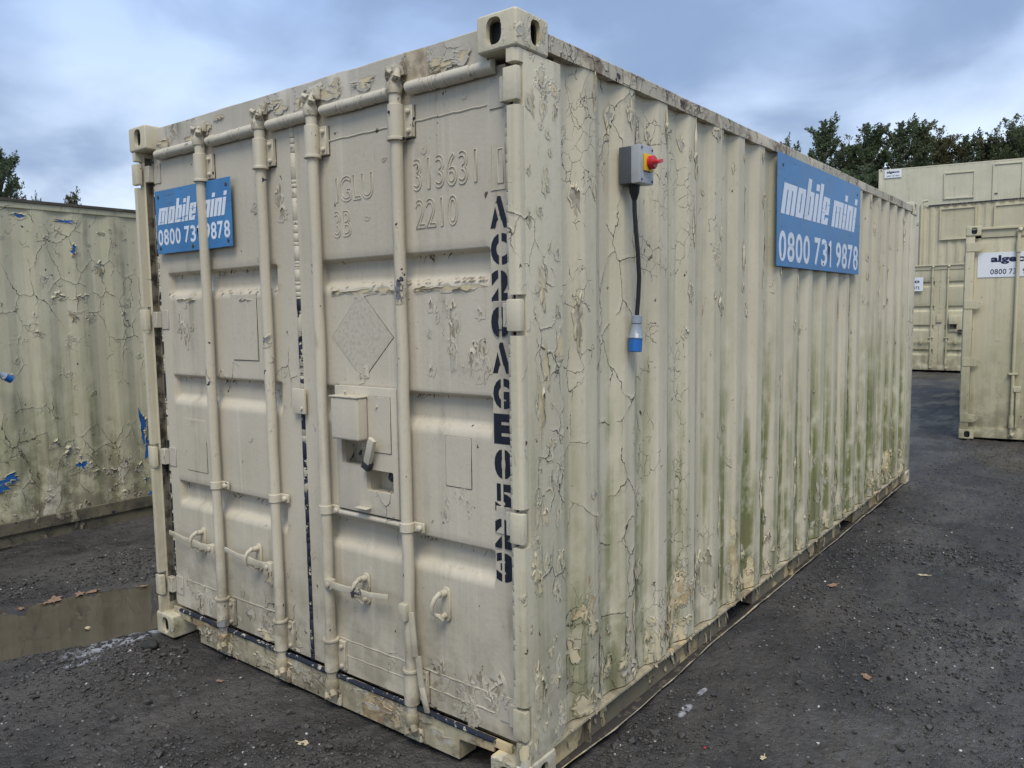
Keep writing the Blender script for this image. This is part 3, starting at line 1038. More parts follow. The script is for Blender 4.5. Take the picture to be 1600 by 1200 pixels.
# corner posts: the door posts carry an outer flange broken at the hinges
HZ = (2.365, 1.642, 0.940, 0.262)
for s_, x_in, x_out in ((-1, 0.10, 0.006), (1, W - 0.10, W - 0.006)):
    m = MB()
    a, b_ = min(x_in, x_out), max(x_in, x_out)
    poly = [(x_out, 0.044), (x_out, 0.252), (x_out - s_ * 0.012, 0.252), (x_out - s_ * 0.012, 0.12), (x_in, 0.12), (x_in, 0.095),
            (x_out - s_ * 0.045, 0.095), (x_out - s_ * 0.045, 0.044)]
    m.prism(poly, 'z', 0.118, H - 0.118)
    m.build('corner_post', 'post_paint', main, 0.004, 2)
    zz = [0.119] + [q for h in sorted(HZ) for q in (h - 0.066, h + 0.066)] + [H - 0.119]
    for i in range(0, len(zz) - 1, 2):
        if zz[i + 1] - zz[i] < 0.03:
            continue
        n = 7
        arc = [(x_out - s_ * (0.018 - 0.018 * math.sin(t)), 0.022 - 0.018 * math.cos(t) + 0.002) for t in [math.pi / 2 * k / n for k in range(n + 1)]]
        pl = arc + [(x_out - s_ * 0.001, 0.0438), (x_out - s_ * 0.040, 0.0438), (x_out - s_ * 0.040, 0.006)]
        m = MB().prism(pl, 'z', zz[i], zz[i + 1])
        m.build('post_flange', 'post_paint', main, 0.0, 1)
for x0, x1 in ((0.006, 0.10), (W - 0.10, W - 0.006)):
    MB().box(x0, x1, L - 0.252, L - 0.006, 0.118, H - 0.118).build('corner_post', 'post_paint', main, 0.006)
# groove behind the flange
for x0, x1 in ((0.052, 0.098), (W - 0.098, W - 0.052)):
    MB().box(x0, x1, 0.082, 0.0945, 0.16, 2.45).build('post_channel', 'groove_dirt', main, 0.002)
    MB().box(x0 - 0.0055 if x0 < 1 else x1 + 0.0005, x0 - 0.0005 if x0 < 1 else x1 + 0.0055, 0.050, 0.0815, 0.16, 2.45).build('post_channel_cheek', 'groove_dirt', main)


def wavy_bar(name, mat, parent, axis0, axis1, sect, n, amp, seed=0.0, bevel=0.0):
    """straight bar with a section polygon (offsets u sideways, v up), dented a little along its length"""
    a, b_ = Vector(axis0), Vector(axis1)
    d = (b_ - a).normalized()
    up = Vector((0, 0, 1))
    sd = d.cross(up)
    V = []
    k = len(sect)
    for i in range(n + 1):
        c = a.lerp(b_, i / n)
        for j, (u, v) in enumerate(sect):
            du = amp * 2 * (float(fbm(i * 0.37 + seed, j * 0.9, 1.0, 3)) - 0.5)
            dv = amp * 2 * (float(fbm(i * 0.33 + seed + 40, j * 0.7, 1.0, 3)) - 0.5)
            V.append(c + sd * (u + du) + up * (v + dv))
    Fc = []
    for i in range(n):
        for j in range(k):
            j2 = (j + 1) % k
            Fc.append((i * k + j, i * k + j2, (i + 1) * k + j2, (i + 1) * k + j))
    Fc += [tuple(range(k)), tuple(n * k + j for j in reversed(range(k)))]
    m = MB()
    m.add(V, Fc)
    return m.build(name, mat, parent, bevel, 2, 35)


RS = [(0.0, -0.028), (0.0, 0.026), (-0.004, 0.030), (-0.058, 0.030), (-0.058, -0.028)]
wavy_bar('top_rail', 'rail_paint', main, (W - 0.006, 0.178, 2.526), (W - 0.006, L - 0.178, 2.526), RS, 90, 0.0028)
wavy_bar('top_rail', 'rail_paint', main, (0.064, 0.178, 2.526), (0.064, L - 0.178, 2.526), RS, 30, 0.002, 9)
mesh_obj('side_wall', side_sheet('side_wall', 0.25, L - 0.25, 0.140, 2.499, W - 0.010, 1), 'side_paint', main)
MB().tube([(W - 0.0105 - 0.0 * k, 3.862 + 0.004 * math.sin(k * 0.9), 1.90 - 0.06 * k) for k in range(20)], [0.0015 + 0.0035 * float(vnoise(k * 0.8, 3.0)) for k in range(20)], 6).build('split_seam', 'groove_dirt', main)
mesh_obj('side_wall', side_sheet('side_wall', 0.25, L - 0.25, 0.140, 2.499, 0.010, -1), 'side_paint', main)
MB().box(0.105, W - 0.105, L - 0.05, L - 0.02, 0.12, 2.47).build('end_wall', 'side_paint', main)
MB().box(0.066, W - 0.066, 0.14, L - 0.06, 2.520, 2.548).build('roof', 'rail_paint', main)
# side bottom rail: outward channel, pierced by two fork pockets, lower lip bent and wavy
POCK = ((1.79, 2.15), (3.87, 4.23))
for s_, xo in ((1, W), (-1, 0.0)):
    ys = [0.180] + [q for p_ in POCK for q in p_] + [L - 0.180]
    for i in range(0, len(ys) - 1, 2):
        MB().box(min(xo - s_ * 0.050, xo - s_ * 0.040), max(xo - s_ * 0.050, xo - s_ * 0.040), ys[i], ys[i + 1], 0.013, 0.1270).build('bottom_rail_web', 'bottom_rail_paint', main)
    n = 150
    V, Fc = [], []
    for i in range(n + 1):
        y = 0.18 + (L - 0.36) * i / n
        wv = 0.010 * (float(fbm(y, 0.3, 2.2, 3)) - 0.5)
        xe = xo - s_ * (0.012 - 0.012 * float(fbm(y, 2.3, 5.0, 3)))
        V += [(xo - s_ * 0.066, y, 0.134), (xe, y, 0.134 + wv * 0.3), (xe + s_ * 0.001, y, 0.126 + wv * 0.3), (xo - s_ * 0.066, y, 0.128)]
    for i in range(n):
        for j in range(4):
            Fc.append((i * 4 + j, i * 4 + (j + 1) % 4, (i + 1) * 4 + (j + 1) % 4, (i + 1) * 4 + j))
    MB().add(V, Fc).build('bottom_rail_upper_flange', 'sill_paint', main)
    V = []
    for i in range(n + 1):
        y = 0.18 + (L - 0.36) * i / n
        out = -0.014 + 0.026 * math.exp(-((y - 0.78) / 0.42) ** 2) + 0.016 * (float(fbm(y, 7.3, 2.0, 3)) - 0.4) + 0.008 * (float(vnoise(y, 1.1, 7.0)) - 0.5)
        zz = 0.008 + 0.010 * (float(fbm(y, 4.4, 3.0, 3)) - 0.3)
        xe = xo + s_ * out
        V += [(xo - s_ * 0.051, y, 0.012), (xe, y, zz + 0.006), (xe, y, zz), (xo - s_ * 0.051, y, 0.004)]
    MB().add(V, Fc).build('bottom_rail_lower_flange', 'flange_dirt', main)
    MB().tube([(V[4 * i + 1][0] + s_ * 0.0015, V[4 * i + 1][1], V[4 * i + 1][2] - 0.001) for i in range(n + 1)], [max(0.0006, 0.0065 * float(fbm(i * 0.35, 2.0, 1.0, 3)) - 0.0006) for i in range(n + 1)], 6).build('bottom_rail_lip', 'sill_paint', main)
    for p0, p1 in POCK:
        for q0, q1 in ((p0 - 0.008, p0 - 0.001), (p1 + 0.001, p1 + 0.008)):
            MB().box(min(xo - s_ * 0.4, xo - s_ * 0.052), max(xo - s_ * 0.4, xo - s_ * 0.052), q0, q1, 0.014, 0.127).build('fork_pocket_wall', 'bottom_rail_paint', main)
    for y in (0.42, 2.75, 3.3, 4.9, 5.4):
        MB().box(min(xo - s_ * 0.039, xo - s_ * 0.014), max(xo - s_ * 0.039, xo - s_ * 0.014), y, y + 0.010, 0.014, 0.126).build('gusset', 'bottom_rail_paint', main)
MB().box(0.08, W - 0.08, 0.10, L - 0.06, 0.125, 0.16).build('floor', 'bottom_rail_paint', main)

# header and sill of the door frame
hs = [(0.0, -0.055), (0.0, 0.058), (0.004, 0.062), (0.09, 0.062), (0.09, -0.055)]
wavy_bar('door_header', 'header_paint', main, (W - 0.16, 0.052, 2.513), (0.16, 0.052, 2.513), hs, 60, 0.003, 3)
sill = [(0.165, 0.118), (0.165, 0.060), (0.235, 0.060), (0.300, 0.085), (0.345, 0.085), (0.345, 0.014), (W - 0.345, 0.014), (W - 0.345, 0.085),
        (W - 0.300, 0.085), (W - 0.235, 0.060), (W - 0.165, 0.060), (W - 0.165, 0.118)]
sill = [(0.100, 0.1195), (0.180, 0.1195), (0.180, 0.100), (0.345, 0.092), (0.345, 0.014), (W - 0.345, 0.014), (W - 0.345, 0.092), (W - 0.180, 0.100),
        (W - 0.180, 0.1195), (W - 0.100, 0.1195), (W - 0.100, 0.150), (0.100, 0.150)]
MB().prism(sill, 'y', 0.046, 0.058).build('door_sill', 'sill_paint', main, 0.002)
MB().box(0.345, W - 0.345, 0.0585, 0.14, 0.014, 0.026).build('sill_flange', 'sill_paint', main)
for x in (0.345, W - 0.357):
    MB().box(x, x + 0.012, 0.0585, 0.30, 0.027, 0.118).build('sill_gusset', 'sill_paint', main)
MB().tube([(0.17 + (W - 0.34) * i / 60, 0.044 + 0.004 * float(vnoise(i * 0.7, 1.0)), 0.143 + 0.004 * float(vnoise(i * 0.6, 5.0))) for i in range(61)], 0.0105, 8).build(
    'sill_gasket', 'gasket_dark', main)

# doors
YF = 0.070
RECS = [(1.872, 1.768), (1.366, 1.245), (0.826, 0.715)]
RODS = {'left': (0.583, 1.045), 'right': (1.393, 1.866)}
doors = {}
for key, x0, x1, p0, p1 in (('left', 0.102, 1.206, 0.180, 1.080), ('right', 1.232, 2.338, 1.358, 2.262)):
    d = mesh_obj('door', door_sheet('door', x0, x1, p0, p1, 0.155, 2.452, YF, RECS), 'door_paint', main)
    if key == 'right':
        # cut the panel away behind the two hand holes
        bm_ = bmesh.new()
        bm_.from_mesh(d.data)
        kill = [f for f in bm_.faces if 1.455 < f.calc_center_median().x < 1.815 and 0.93 < f.calc_center_median().z < 1.19 and f.calc_center_median().y < 0.112]
        bmesh.ops.delete(bm_, geom=kill, context='FACES')
        bm_.to_mesh(d.data)
        bm_.free()
    doors[key] = d
    d['label'] = {'left': 'left door leaf with two lock rods and a small blue sign', 'right': 'right door leaf with lock box and stencilled number'}[key]
dl, dr = doors['left'], doors['right']


def at_door(m, name, mat, door, bevel=0.0, seg=2, smooth=40):
    return m.build(name, mat, door, bevel, seg, smooth)


# gaskets
def cracked_strip(name, mat, parent, p0, p1, r, n, flat=0.45, jit=0.05):
    """low rounded rubber strip whose skin of paint has split across in many places; it bulges towards -y"""
    p0, p1 = Vector(p0), Vector(p1)
    Ltot = (p1 - p0).length
    d = (p1 - p0).normalized()
    sd = d.cross(Vector((0, -1, 0)))
    m = MB()
    t, V, Fc = 0.0, [], []
    prof = [(-1.0, 0.0), (-0.85, 0.5), (-0.45, 0.9), (0.0, 1.0), (0.45, 0.9), (0.85, 0.5), (1.0, 0.0)]
    k = len(prof)
    while t < Ltot - 0.003:
        e = min(t + random.choice((0.012, 0.02, 0.03, 0.05, 0.09)) * random.uniform(0.7, 1.3), Ltot)
        rr, sh = r * random.uniform(1 - jit, 1 + jit), random.uniform(-0.0012, 0.0012)
        b = len(V)
        for q, f in ((t + 0.0002, 0.90), (t + 0.0016, 1.0), (e - 0.0016, 1.0), (e - 0.0002, 0.90)):
            c = p0.lerp(p1, max(min(q / Ltot, 1), 0)) + sd * sh
            for u, v in prof:
                V.append(c + sd * (u * rr * f) + Vector((0, -1, 0)) * (v * rr * 2 * flat * f))
        for i in range(3):
            for j in range(k - 1):
                Fc.append((b + i * k + j, b + i * k + j + 1, b + (i + 1) * k + j + 1, b + (i + 1) * k + j))
        Fc += [tuple(b + j for j in range(k)), tuple(b + 3 * k + j for j in reversed(range(k)))]
        t = e + random.choice((0.0004, 0.0008, 0.0016))
    m.add(V, Fc)
    o = m.build(name, mat, parent, 0, 1, 50)
    return o


for a, b_, k in ((0.175, 0.535, 'gasket_pale'), (0.63, 1.00, 'gasket_pale'), (1.09, 1.35, 'gasket_pale'), (1.44, 1.82, 'gasket_pale'), (1.915, 2.31, 'gasket_pale')):
    cracked_strip('header_gasket', k, main, (a, 0.056, 2.447), (b_, 0.056, 2.447), 0.024, 0, 0.6)
cracked_strip('door_gasket', 'gasket_pale', main, (1.2195, YF + 0.004, 2.44), (1.2195, YF + 0.004, 1.72), 0.0150, 0)
cracked_strip('door_gasket', 'gasket', main, (1.2195, YF + 0.004, 1.72), (1.2195, YF + 0.004, 0.90), 0.0130, 0)
cracked_strip('door_gasket', 'gasket_dark', main, (1.2195, YF + 0.004, 0.90), (1.2195, YF + 0.004, 0.15), 0.0130, 0)
cracked_strip('hinge_gasket', 'gasket', main, (0.092, YF + 0.006, 2.44), (0.092, YF + 0.006, 0.16), 0.009, 0)
cracked_strip('hinge_gasket', 'gasket_pale', main, (W - 0.092, YF + 0.002, 2.44), (W - 0.092, YF + 0.002, 0.16), 0.011, 0)

# hinges
for z in HZ:
    for s_, door, px in ((-1, dl, 0.0), (1, dr, W)):
        xk, xa, xb = px - s_ * 0.004, px - s_ * 0.060, px - s_ * 0.166
        m = MB().box(min(xa, xk), max(xa, xk), 0.004, 0.030, z - 0.052, z + 0.052)
        m.build('hinge_knuckle', 'post_paint', door, 0.006, 2)
        MB().box(min(xb, px - s_ * 0.101), max(xb, px - s_ * 0.101), YF - 0.0045, YF - 0.0004, z - 0.048, z + 0.048).build('hinge_blade', 'header_paint', door, 0.0015, 1)
        MB().box(min(px - s_ * 0.103, xa - s_ * 0.001), max(px - s_ * 0.103, xa - s_ * 0.001), 0.040, 0.066, z - 0.040, z + 0.040).build('hinge_web', 'header_paint', door, 0.002, 1)

# lock rods with brackets, cams, clips
RY, RR = 0.034, 0.0225


def rod_set(door, x, seed):
    random.seed(100 + seed)
    pts = [(x + 0.0015 * math.sin(k * 1.7 + seed), RY + 0.001 * math.sin(k * 2.3), 0.075 + 2.425 * k / 24) for k in range(25)]
    MB().tube(pts, RR, 18).build('lock_rod', 'hardware_paint', door)
    for z0, z1, ring in ((2.275, 2.395, 2.275), (0.165, 0.300, 0.300)):
        m = MB()
        m.tube([(x, RY, z0), (x, RY, z1)], RR + 0.0075, 18)
        m.tube([(x, RY, ring - 0.006), (x, RY, ring + 0.006)], RR + 0.0125, 18)
        m.box(x - 0.002, x + 0.062, 0.052, YF - 0.001, z0 + 0.006, z1 - 0.004)
        for zz in (z0 + 0.026, z1 - 0.026):
            m.tube([(x + 0.046, 0.053, zz), (x + 0.046, 0.040, zz)], [0.0115, 0.009], 8)
        m.build('rod_bracket', 'hardware_paint', door, 0.002, 1)
        MB().box(x - 0.005, x + 0.0645, YF - 0.0009, YF - 0.0001, z0 + 0.002, z1 - 0.002).build('bracket_seam', 'groove_dirt', door)
    # cams at both ends, thick with paint
    for zc, up in ((2.478, 1), (0.083, -1)):
        m = MB()
        m.tube([(x, RY - 0.002, zc - up * 0.045), (x, RY - 0.002, zc - up * 0.02), (x, RY - 0.002, zc + up * 0.010)], [RR + 0.003, RR + 0.009, RR * 0.8], 14)
        m.tube([(x - 0.014, 0.016, zc + up * 0.012), (x - 0.006, 0.008, zc + up * 0.030), (x + 0.010, 0.010, zc + up * 0.022)], [0.013, 0.012, 0.008], 10)
        m.tube([(x + 0.012, 0.022, zc - up * 0.004), (x + 0.034, 0.012, zc + up * 0.008), (x + 0.030, 0.020, zc + up * 0.030)], [0.013, 0.015, 0.009], 10)
        m.tube([(x - 0.030, 0.040, zc + up * 0.004), (x - 0.028, 0.022, zc + up * 0.022)], [0.012, 0.009], 10)
        m.build('rod_cam', 'rail_paint' if up > 0 else 'sill_paint', door, 0.0, 1)
        MB().box(x - 0.042, x + 0.050, 0.0285, 0.0445, zc + up * 0.036 - 0.024, zc + up * 0.036 + 0.024).build('cam_keeper', 'rail_paint', main, 0.006)
    # strap clip
    m = MB()
    m.tube([(x, RY, 0.838), (x, RY, 0.874)], RR + 0.006, 18)
    m.box(x + 0.004, x + 0.070, 0.050, 0.060, 0.838, 0.874)
    m.tube([(x + 0.052, 0.050, 0.856), (x + 0.052, 0.036, 0.856)], [0.014, 0.011], 8)
    m.build('rod_clip', 'hardware_paint', door, 0.002, 1)


for i, (door, x) in enumerate(((dl, 0.583), (dl, 1.045), (dr, 1.393), (dr, 1.866))):
    rod_set(door, x, i)


def handle(door, x, dirx, length, zh, catch):
    """lever hinged on the rod, lying level in its catch on the door"""
    m = MB()
    m.box(min(x + dirx * 0.010, x + dirx * 0.052), max(x + dirx * 0.010, x + dirx * 0.052), 0.001, 0.030, zh - 0.020, zh + 0.020)
    m.tube([(x + dirx * 0.036, 0.000, zh), (x + dirx * 0.036, -0.008, zh)], 0.012, 8)
    m.build('handle_hub', 'hardware_paint', door, 0.005, 2)
    m = MB()
    pts = [(0.040, 0.010, 0.0), (0.13, 0.010, -0.003), (0.20, 0.006, 0.006), (0.27, 0.010, 0.004), (length, 0.022, 0.012)]
    prev = None
    V, Fc = [], []
    for (d, y, dz) in pts:
        c = Vector((x + dirx * d, y, zh + dz))
        hh = 0.015 if d < 0.22 else 0.0115
        V += [(c.x, c.y - 0.004, c.z - hh), (c.x, c.y + 0.004, c.z - hh), (c.x, c.y + 0.004, c.z + hh), (c.x, c.y - 0.004, c.z + hh)]
    for i in range(len(pts) - 1):
        for j in range(4):
            Fc.append((i * 4 + j, i * 4 + (j + 1) % 4, (i + 1) * 4 + (j + 1) % 4, (i + 1) * 4 + j))
    Fc += [(0, 1, 2, 3), tuple(4 * (len(pts) - 1) + j for j in (3, 2, 1, 0))]
    m.add(V, Fc).build('door_handle', 'hardware_paint', door, 0.004, 2)
    catch_at(door, x + dirx * catch, zh)


def catch_at(door, cx, zh, open_=False):
    m = MB()
    poly = [(cx + 0.020 * math.cos(t), zh + (0.046 if math.sin(t) > 0 else -0.046) + 0.020 * math.sin(t)) for t in [2 * math.pi * k / 16 for k in range(16)]]
    m.prism(poly, 'y', 0.058, YF - 0.001)
    m.build('catch_plate', 'hardware_paint', door, 0.002, 1)
    m = MB()
    m.tube([(cx, 0.058, zh + 0.045), (cx, 0.030, zh + 0.045)], 0.013, 10)
    m.tube([(cx, 0.030, zh + 0.050), (cx - 0.004, 0.006, zh + 0.036), (cx - 0.010, -0.004, zh + 0.010), (cx - 0.016, 0.004, zh - 0.024)], [0.010, 0.009, 0.009, 0.006], 10)
    m.tube([(cx - 0.028, 0.020, zh - 0.030), (cx, 0.024, zh - 0.034), (cx + 0.012, 0.030, zh - 0.050)], [0.006, 0.009, 0.007], 8)
    m.tube([(cx, 0.056, zh - 0.040), (cx, 0.026, zh - 0.044)], [0.012, 0.008], 10)
    m.build('handle_catch', 'hardware_paint', door, 0, 1)


handle(dl, 0.583, -1, 0.44, 0.545, 0.19)
handle(dl, 1.045, -1, 0.40, 0.545, 0.185)
handle(dr, 1.393, 1, 0.37, 0.552, 0.20)
catch_at(dr, 2.030, 0.585)
# the fourth lever hangs straight down
m = MB().box(1.842, 1.880, -0.004, 0.030, 0.500, 0.566)
m.build('handle_hub', 'hardware_paint', dr, 0.007, 2)
MB().obox((1.905, 0.012, 0.455), (0.013, 0, 0.002), (0, 0.005, 0), (-0.008, 0, 0.085)).obox((1.932, 0.014, 0.318), (0.013, 0, 0.002), (0, 0.005, 0), (0.006, 0, -0.058)).obox(
    (1.950, 0.016, 0.215), (0.012, 0, 0.002), (0, 0.005, 0), (0.014, 0, -0.050)).build('door_handle', 'hardware_paint', dr, 0.004, 2)

# cover plate between the doors
MB().box(1.178, 1.262, 0.046, 0.058, 1.238, 1.345).build('anti_rack_plate', 'hardware_paint', dr, 0.005, 2)
MB().tube([(1.243, 0.046, 1.262), (1.243, 0.038, 1.262)], 0.007, 8).build('bolt', 'hardware_paint', dr)

# lock plate with two hand holes
pm_ = MB().box(1.462, 1.815, 0.044, 0.0665, 0.872, 1.372).mesh('lock_plate', 0.003, 2)
pm_ = boolean(pm_, [MB().box(1.494, 1.640, 0.03, 0.08, 1.058, 1.164).mesh('c', 0.008, 2), MB().box(1.636, 1.788, 0.03, 0.08, 0.964, 1.050).mesh('c', 0.008, 2)])
mesh_obj('lock_plate', pm_, 'door_paint', dr)
MB().box(1.4590, 1.4618, 0.060, YF - 0.0001, 0.870, 1.374).build('plate_seam', 'groove_dirt', dr)
MB().box(1.8152, 1.8185, 0.060, YF - 0.0001, 0.870, 1.374).build('plate_seam', 'groove_dirt', dr)
for (a, b_, c, d) in ((1.488, 1.646, 1.0535, 1.168), (1.630, 1.794, 0.958, 1.0530)):
    m = MB()
    m.add([(a, 0.0670, c), (b_, 0.0670, c), (b_, 0.0670, d), (a, 0.0670, d), (a, 0.125, c), (b_, 0.125, c), (b_, 0.125, d), (a, 0.125, d)],
          [(4, 5, 6, 7), (0, 4, 7, 3), (1, 2, 6, 5), (0, 1, 5, 4), (3, 7, 6, 2)])
    m.build('hand_hole', 'hardware_paint', dr, 0, 1, 0)
MB().box(1.500, 1.658, -0.012, 0.0435, 1.166, 1.332).build('lock_box', 'door_paint', dr, 0.010, 3)
MB().box(1.497, 1.661, -0.016, 0.0435, 1.3325, 1.3385).tube([(1.56, 0.015, 1.339), (1.56, 0.015, 1.358)], 0.005, 8).build('lock_box_lid', 'hardware_paint', dr, 0.002, 2)
MB().box(1.6600, 1.782, 0.0405, 0.0435, 1.122, 1.338).build('cover_plate', 'door_paint', dr, 0.001, 1)
MB().box(1.6590, 1.7845, 0.0434, 0.0438, 1.1195, 1.339).build('plate_seam', 'groove_dirt', dr)
MB().tube([(1.712, 0.040, 1.300), (1.712, 0.035, 1.300)], 0.006, 8).build('bolt', 'hardware_paint', dr)
# spring latch pin with worn paint
MB().obox((1.694, 0.014, 1.128), (0.015, 0.0, -0.008), (0, 0.010, 0), (0.028, -0.010, 0.052)).build('latch_lever', 'hardware_paint', dr, 0.006, 2)
MB().obox((1.662, 0.026, 1.070), (0.018, 0, -0.008), (0, 0.012, 0), (0.008, 0, 0.016)).build('latch_foot', 'steel_dark', dr, 0.004, 2)
MB().tube([(1.745, 0.122, 1.030), (1.735, 0.095, 1.020), (1.728, 0.080, 1.010)], [0.034, 0.028, 0.010], 12).build('lock_barrel', 'steel_dark', dr)
MB().tube([(1.445, 0.058, 0.850), (1.84, 0.058, 0.850)], 0.013, 10).build('plate_foot_bar', 'door_paint', dr)
MB().box(1.590, 1.660, 0.014, 0.0435, 0.893, 0.897).build('small_bracket', 'hardware_paint', dr, 0.002, 1)

# thin plates and old decals under the paint
def thin_plate(door, x0, x1, z0, z1, y=YF - 0.0035, mat='door_paint', name='blank_plate'):
    MB().box(x0, x1, y, YF - 0.0010, z0, z1).build(name, mat, door, 0.001, 1)
    MB().box(x0 - 0.003, x1 + 0.0025, YF - 0.0009, YF - 0.0001, z0 - 0.003, z1 + 0.001).build('plate_seam', 'groove_dirt', door)


thin_plate(dl, 0.725, 0.918, 1.455, 1.748)
thin_plate(dl, 0.272, 0.455, 0.890, 1.150)
thin_plate(dr, 2.040, 2.160, 1.030, 1.212)
m = MB()
m.prism([(1.430, 1.564), (1.608, 1.397), (1.784, 1.564), (1.608, 1.738)], 'y', YF - 0.0022, YF - 0.0008)
m.build('old_placard', 'placard', dr, 0.0006, 1)
MB().prism([(1.4275, 1.564), (1.608, 1.3945), (1.7865, 1.564), (1.608, 1.7405)], 'y', YF - 0.0006, YF - 0.0001).build('placard_seam', 'groove_dirt', dr)
for door, x0, x1, zs in ((dr, 1.37, 1.85, (2.335,)), (dr, 1.40, 1.84, (0.300, 0.232)), (dr, 1.90, 2.25, (0.300, 0.232)), (dl, 0.20, 0.56, (0.305,)), (dl, 0.62, 1.02, (0.305,)), (dr, 1.90, 2.26, (2.335,))):
    for z in zs:
        MB().tube([(x0 + (x1 - x0) * k / 12, YF + 0.001, z + 0.0015 * math.sin(k * 2.1)) for k in range(13)], 0.0042, 6).build('weld_seam', 'door_paint', door)
# painted-over numbers, now only ridges
for txt, x, z, w, h in (('IGLU', 1.482, 2.090, 0.215, 0.100), ('3B', 1.468, 1.955, 0.100, 0.105), ('313631', 1.912, 2.090, 0.300, 0.115), ('2210', 1.918, 1.955, 0.205, 0.105)):
    me = text_mesh('raised_number', txt, w, h, outline=0.012, mat='door_paint')
    o = mesh_obj('raised_number', me, None, dr)
    o.location = (x, YF - 0.0006, z)
me = text_mesh('raised_number', '1', 0.030, 0.115, outline=0.014, mat='door_paint')
mesh_obj('raised_number', me, None, dr).location = (2.298, YF - 0.0006, 2.075)
MB().box(2.272, 2.276, YF - 0.003, YF - 0.0003, 2.055, 2.205).box(2.330, 2.334, YF - 0.003, YF - 0.0003, 2.055, 2.205).box(2.2762, 2.3298, YF - 0.003, YF - 0.0003, 2.055, 2.059).build(
    'raised_number', 'hardware_paint', dr)
# stencilled fleet number, top to bottom
ST = 'AC20AGE0523'
z_top, z_bot = 2.035, 0.704
dz = (z_top - z_bot) / len(ST)
for i, ch in enumerate(ST):
    h = dz * 0.86
    w = 0.078
    sl = {'A': [(w * 0.42, R(16), 0.0055)], 'C': [(w * 0.52, 0, 0.006)], '0': [(w * 0.5, 0, 0.006)], 'G': [(w * 0.5, 0, 0.006)], '2': [(w * 0.46, 0, 0.006)],
          '3': [(w * 0.40, 0, 0.006)], 'E': [], '5': [(w * 0.40, 0, 0.0055)]}[ch]
    me = text_mesh('stencil_character', ch, w, h, bold=0.060, mat='stencil_ink', slit=sl)
    o = mesh_obj('stencil_character', me, None, dr)
    o.location = (2.266, YF - (0.0056 if i in (3, 9) else 0.0012), z_top - dz * i - h)


# ------------------------------------------------------------------ lifting paint on the front container
def side_surf(a, b):
    a, b = np.asarray(a, float), np.asarray(b, float)
    ac_ = np.clip(a, 0.252, L - 0.252)
    e = 0.004
    x = W - 0.010 - (corr(ac_ - e) + corr(ac_ + e) + corr(ac_)) / 3 + np.where(a < 0.252, 0.004, 0)
    g = (corr(ac_ + e) - corr(ac_ - e)) / (2 * e)
    n = np.stack([np.ones_like(a), g, np.zeros_like(a)], 1)
    n /= np.linalg.norm(n, axis=1)[:, None]
    x = x + 0.0022
    return np.stack([x, a, np.maximum(b, 0.139)], 1), n


def post_surf(a, b):
    a = np.clip(np.asarray(a, float), 0.048, 0.249)
    return np.stack([np.full_like(a, W - 0.0058), a, np.asarray(b, float)], 1), np.tile([1.0, 0, 0], (len(a), 1))


def front_surf(y):
    def f(a, b):
        a, b = np.asarray(a, float), np.asarray(b, float)
        return np.stack([a, np.full_like(a, y), b], 1), np.tile([0, -1.0, 0], (len(a), 1))
    return f


def z_low(sig):
    return 0.15 + abs(random.gauss(0, sig))


random.seed(21)
cream, grey_ = [], []


def some(lst, n, y0, y1, zf, w0, w1, asp=(1.0, 2.6)):
    for _ in range(n):
        w = w0 * (w1 / w0) ** random.random()
        lst.append((random.uniform(y0, y1), zf(), w, w * random.uniform(*asp)))


some(cream, 44, 0.28, 5.75, lambda: z_low(0.13), 0.010, 0.045, (0.7, 2.0))
some(cream, 12, 0.28, 1.3, lambda: z_low(0.16), 0.012, 0.050, (0.7, 2.2))
some(cream, 18, 4.7, 5.8, lambda: z_low(0.14), 0.015, 0.060, (0.8, 2.2))
some(grey_, 60, 0.28, 5.75, lambda: z_low(0.22), 0.006, 0.030)
some(grey_, 60, 0.28, 5.75, lambda: random.uniform(0.3, 2.48), 0.003, 0.012)
some(grey_, 40, 0.28, 5.75, lambda: 2.48 - abs(random.gauss(0, 0.12)), 0.004, 0.018, (1.5, 4.5))
for k in range(19):                                            # along the crests' far edges, tall and thin
    e = 0.476 + k * PITCH
    for _ in range(3):
        grey_.append((e - random.uniform(0.0, 0.012), random.choice((random.uniform(0.2, 1.0), random.uniform(1.6, 2.45))), random.uniform(0.003, 0.008), random.uniform(0.02, 0.06)))
for y, z, w, h in ((1.925, 2.18, 0.020, 0.075), (1.94, 1.86, 0.010, 0.05), (1.30, 2.02, 0.012, 0.075), (1.27, 1.73, 0.016, 0.03), (1.60, 1.70, 0.012, 0.03), (2.20, 1.95, 0.014, 0.06), (0.36, 2.05, 0.014, 0.05),
                   (0.37, 1.62, 0.018, 0.07), (3.70, 0.50, 0.03, 0.12), (3.95, 0.45, 0.03, 0.10)):
    grey_.append((y, z, w, h))
tears(cream, side_surf, 'side_paint', 'bare_cream', main, 3, 0.007)
tears(grey_, side_surf, 'side_paint', 'bare_grey', main, 4, 0.006)
pst = []
some(pst, 16, 0.06, 0.23, lambda: random.uniform(0.15, 2.4), 0.005, 0.016, (1.0, 4.0))
some(pst, 12, 0.06, 0.23, lambda: z_low(0.25), 0.006, 0.020, (1.0, 3.0))
pst += [(0.115, 1.335, 0.014, 0.085), (0.150, 1.47, 0.012, 0.06), (0.13, 1.74, 0.022, 0.06), (0.10, 0.74, 0.012, 0.03)]
tears(pst, post_surf, 'post_paint', 'bare_cream', main, 5, 0.006)
pst = []
some(pst, 34, 0.06, 0.24, lambda: random.uniform(0.15, 2.4), 0.003, 0.009, (1.0, 3.5))
tears(pst, post_surf, 'post_paint', 'bare_grey', main, 6, 0.004)
# doors
fr = []


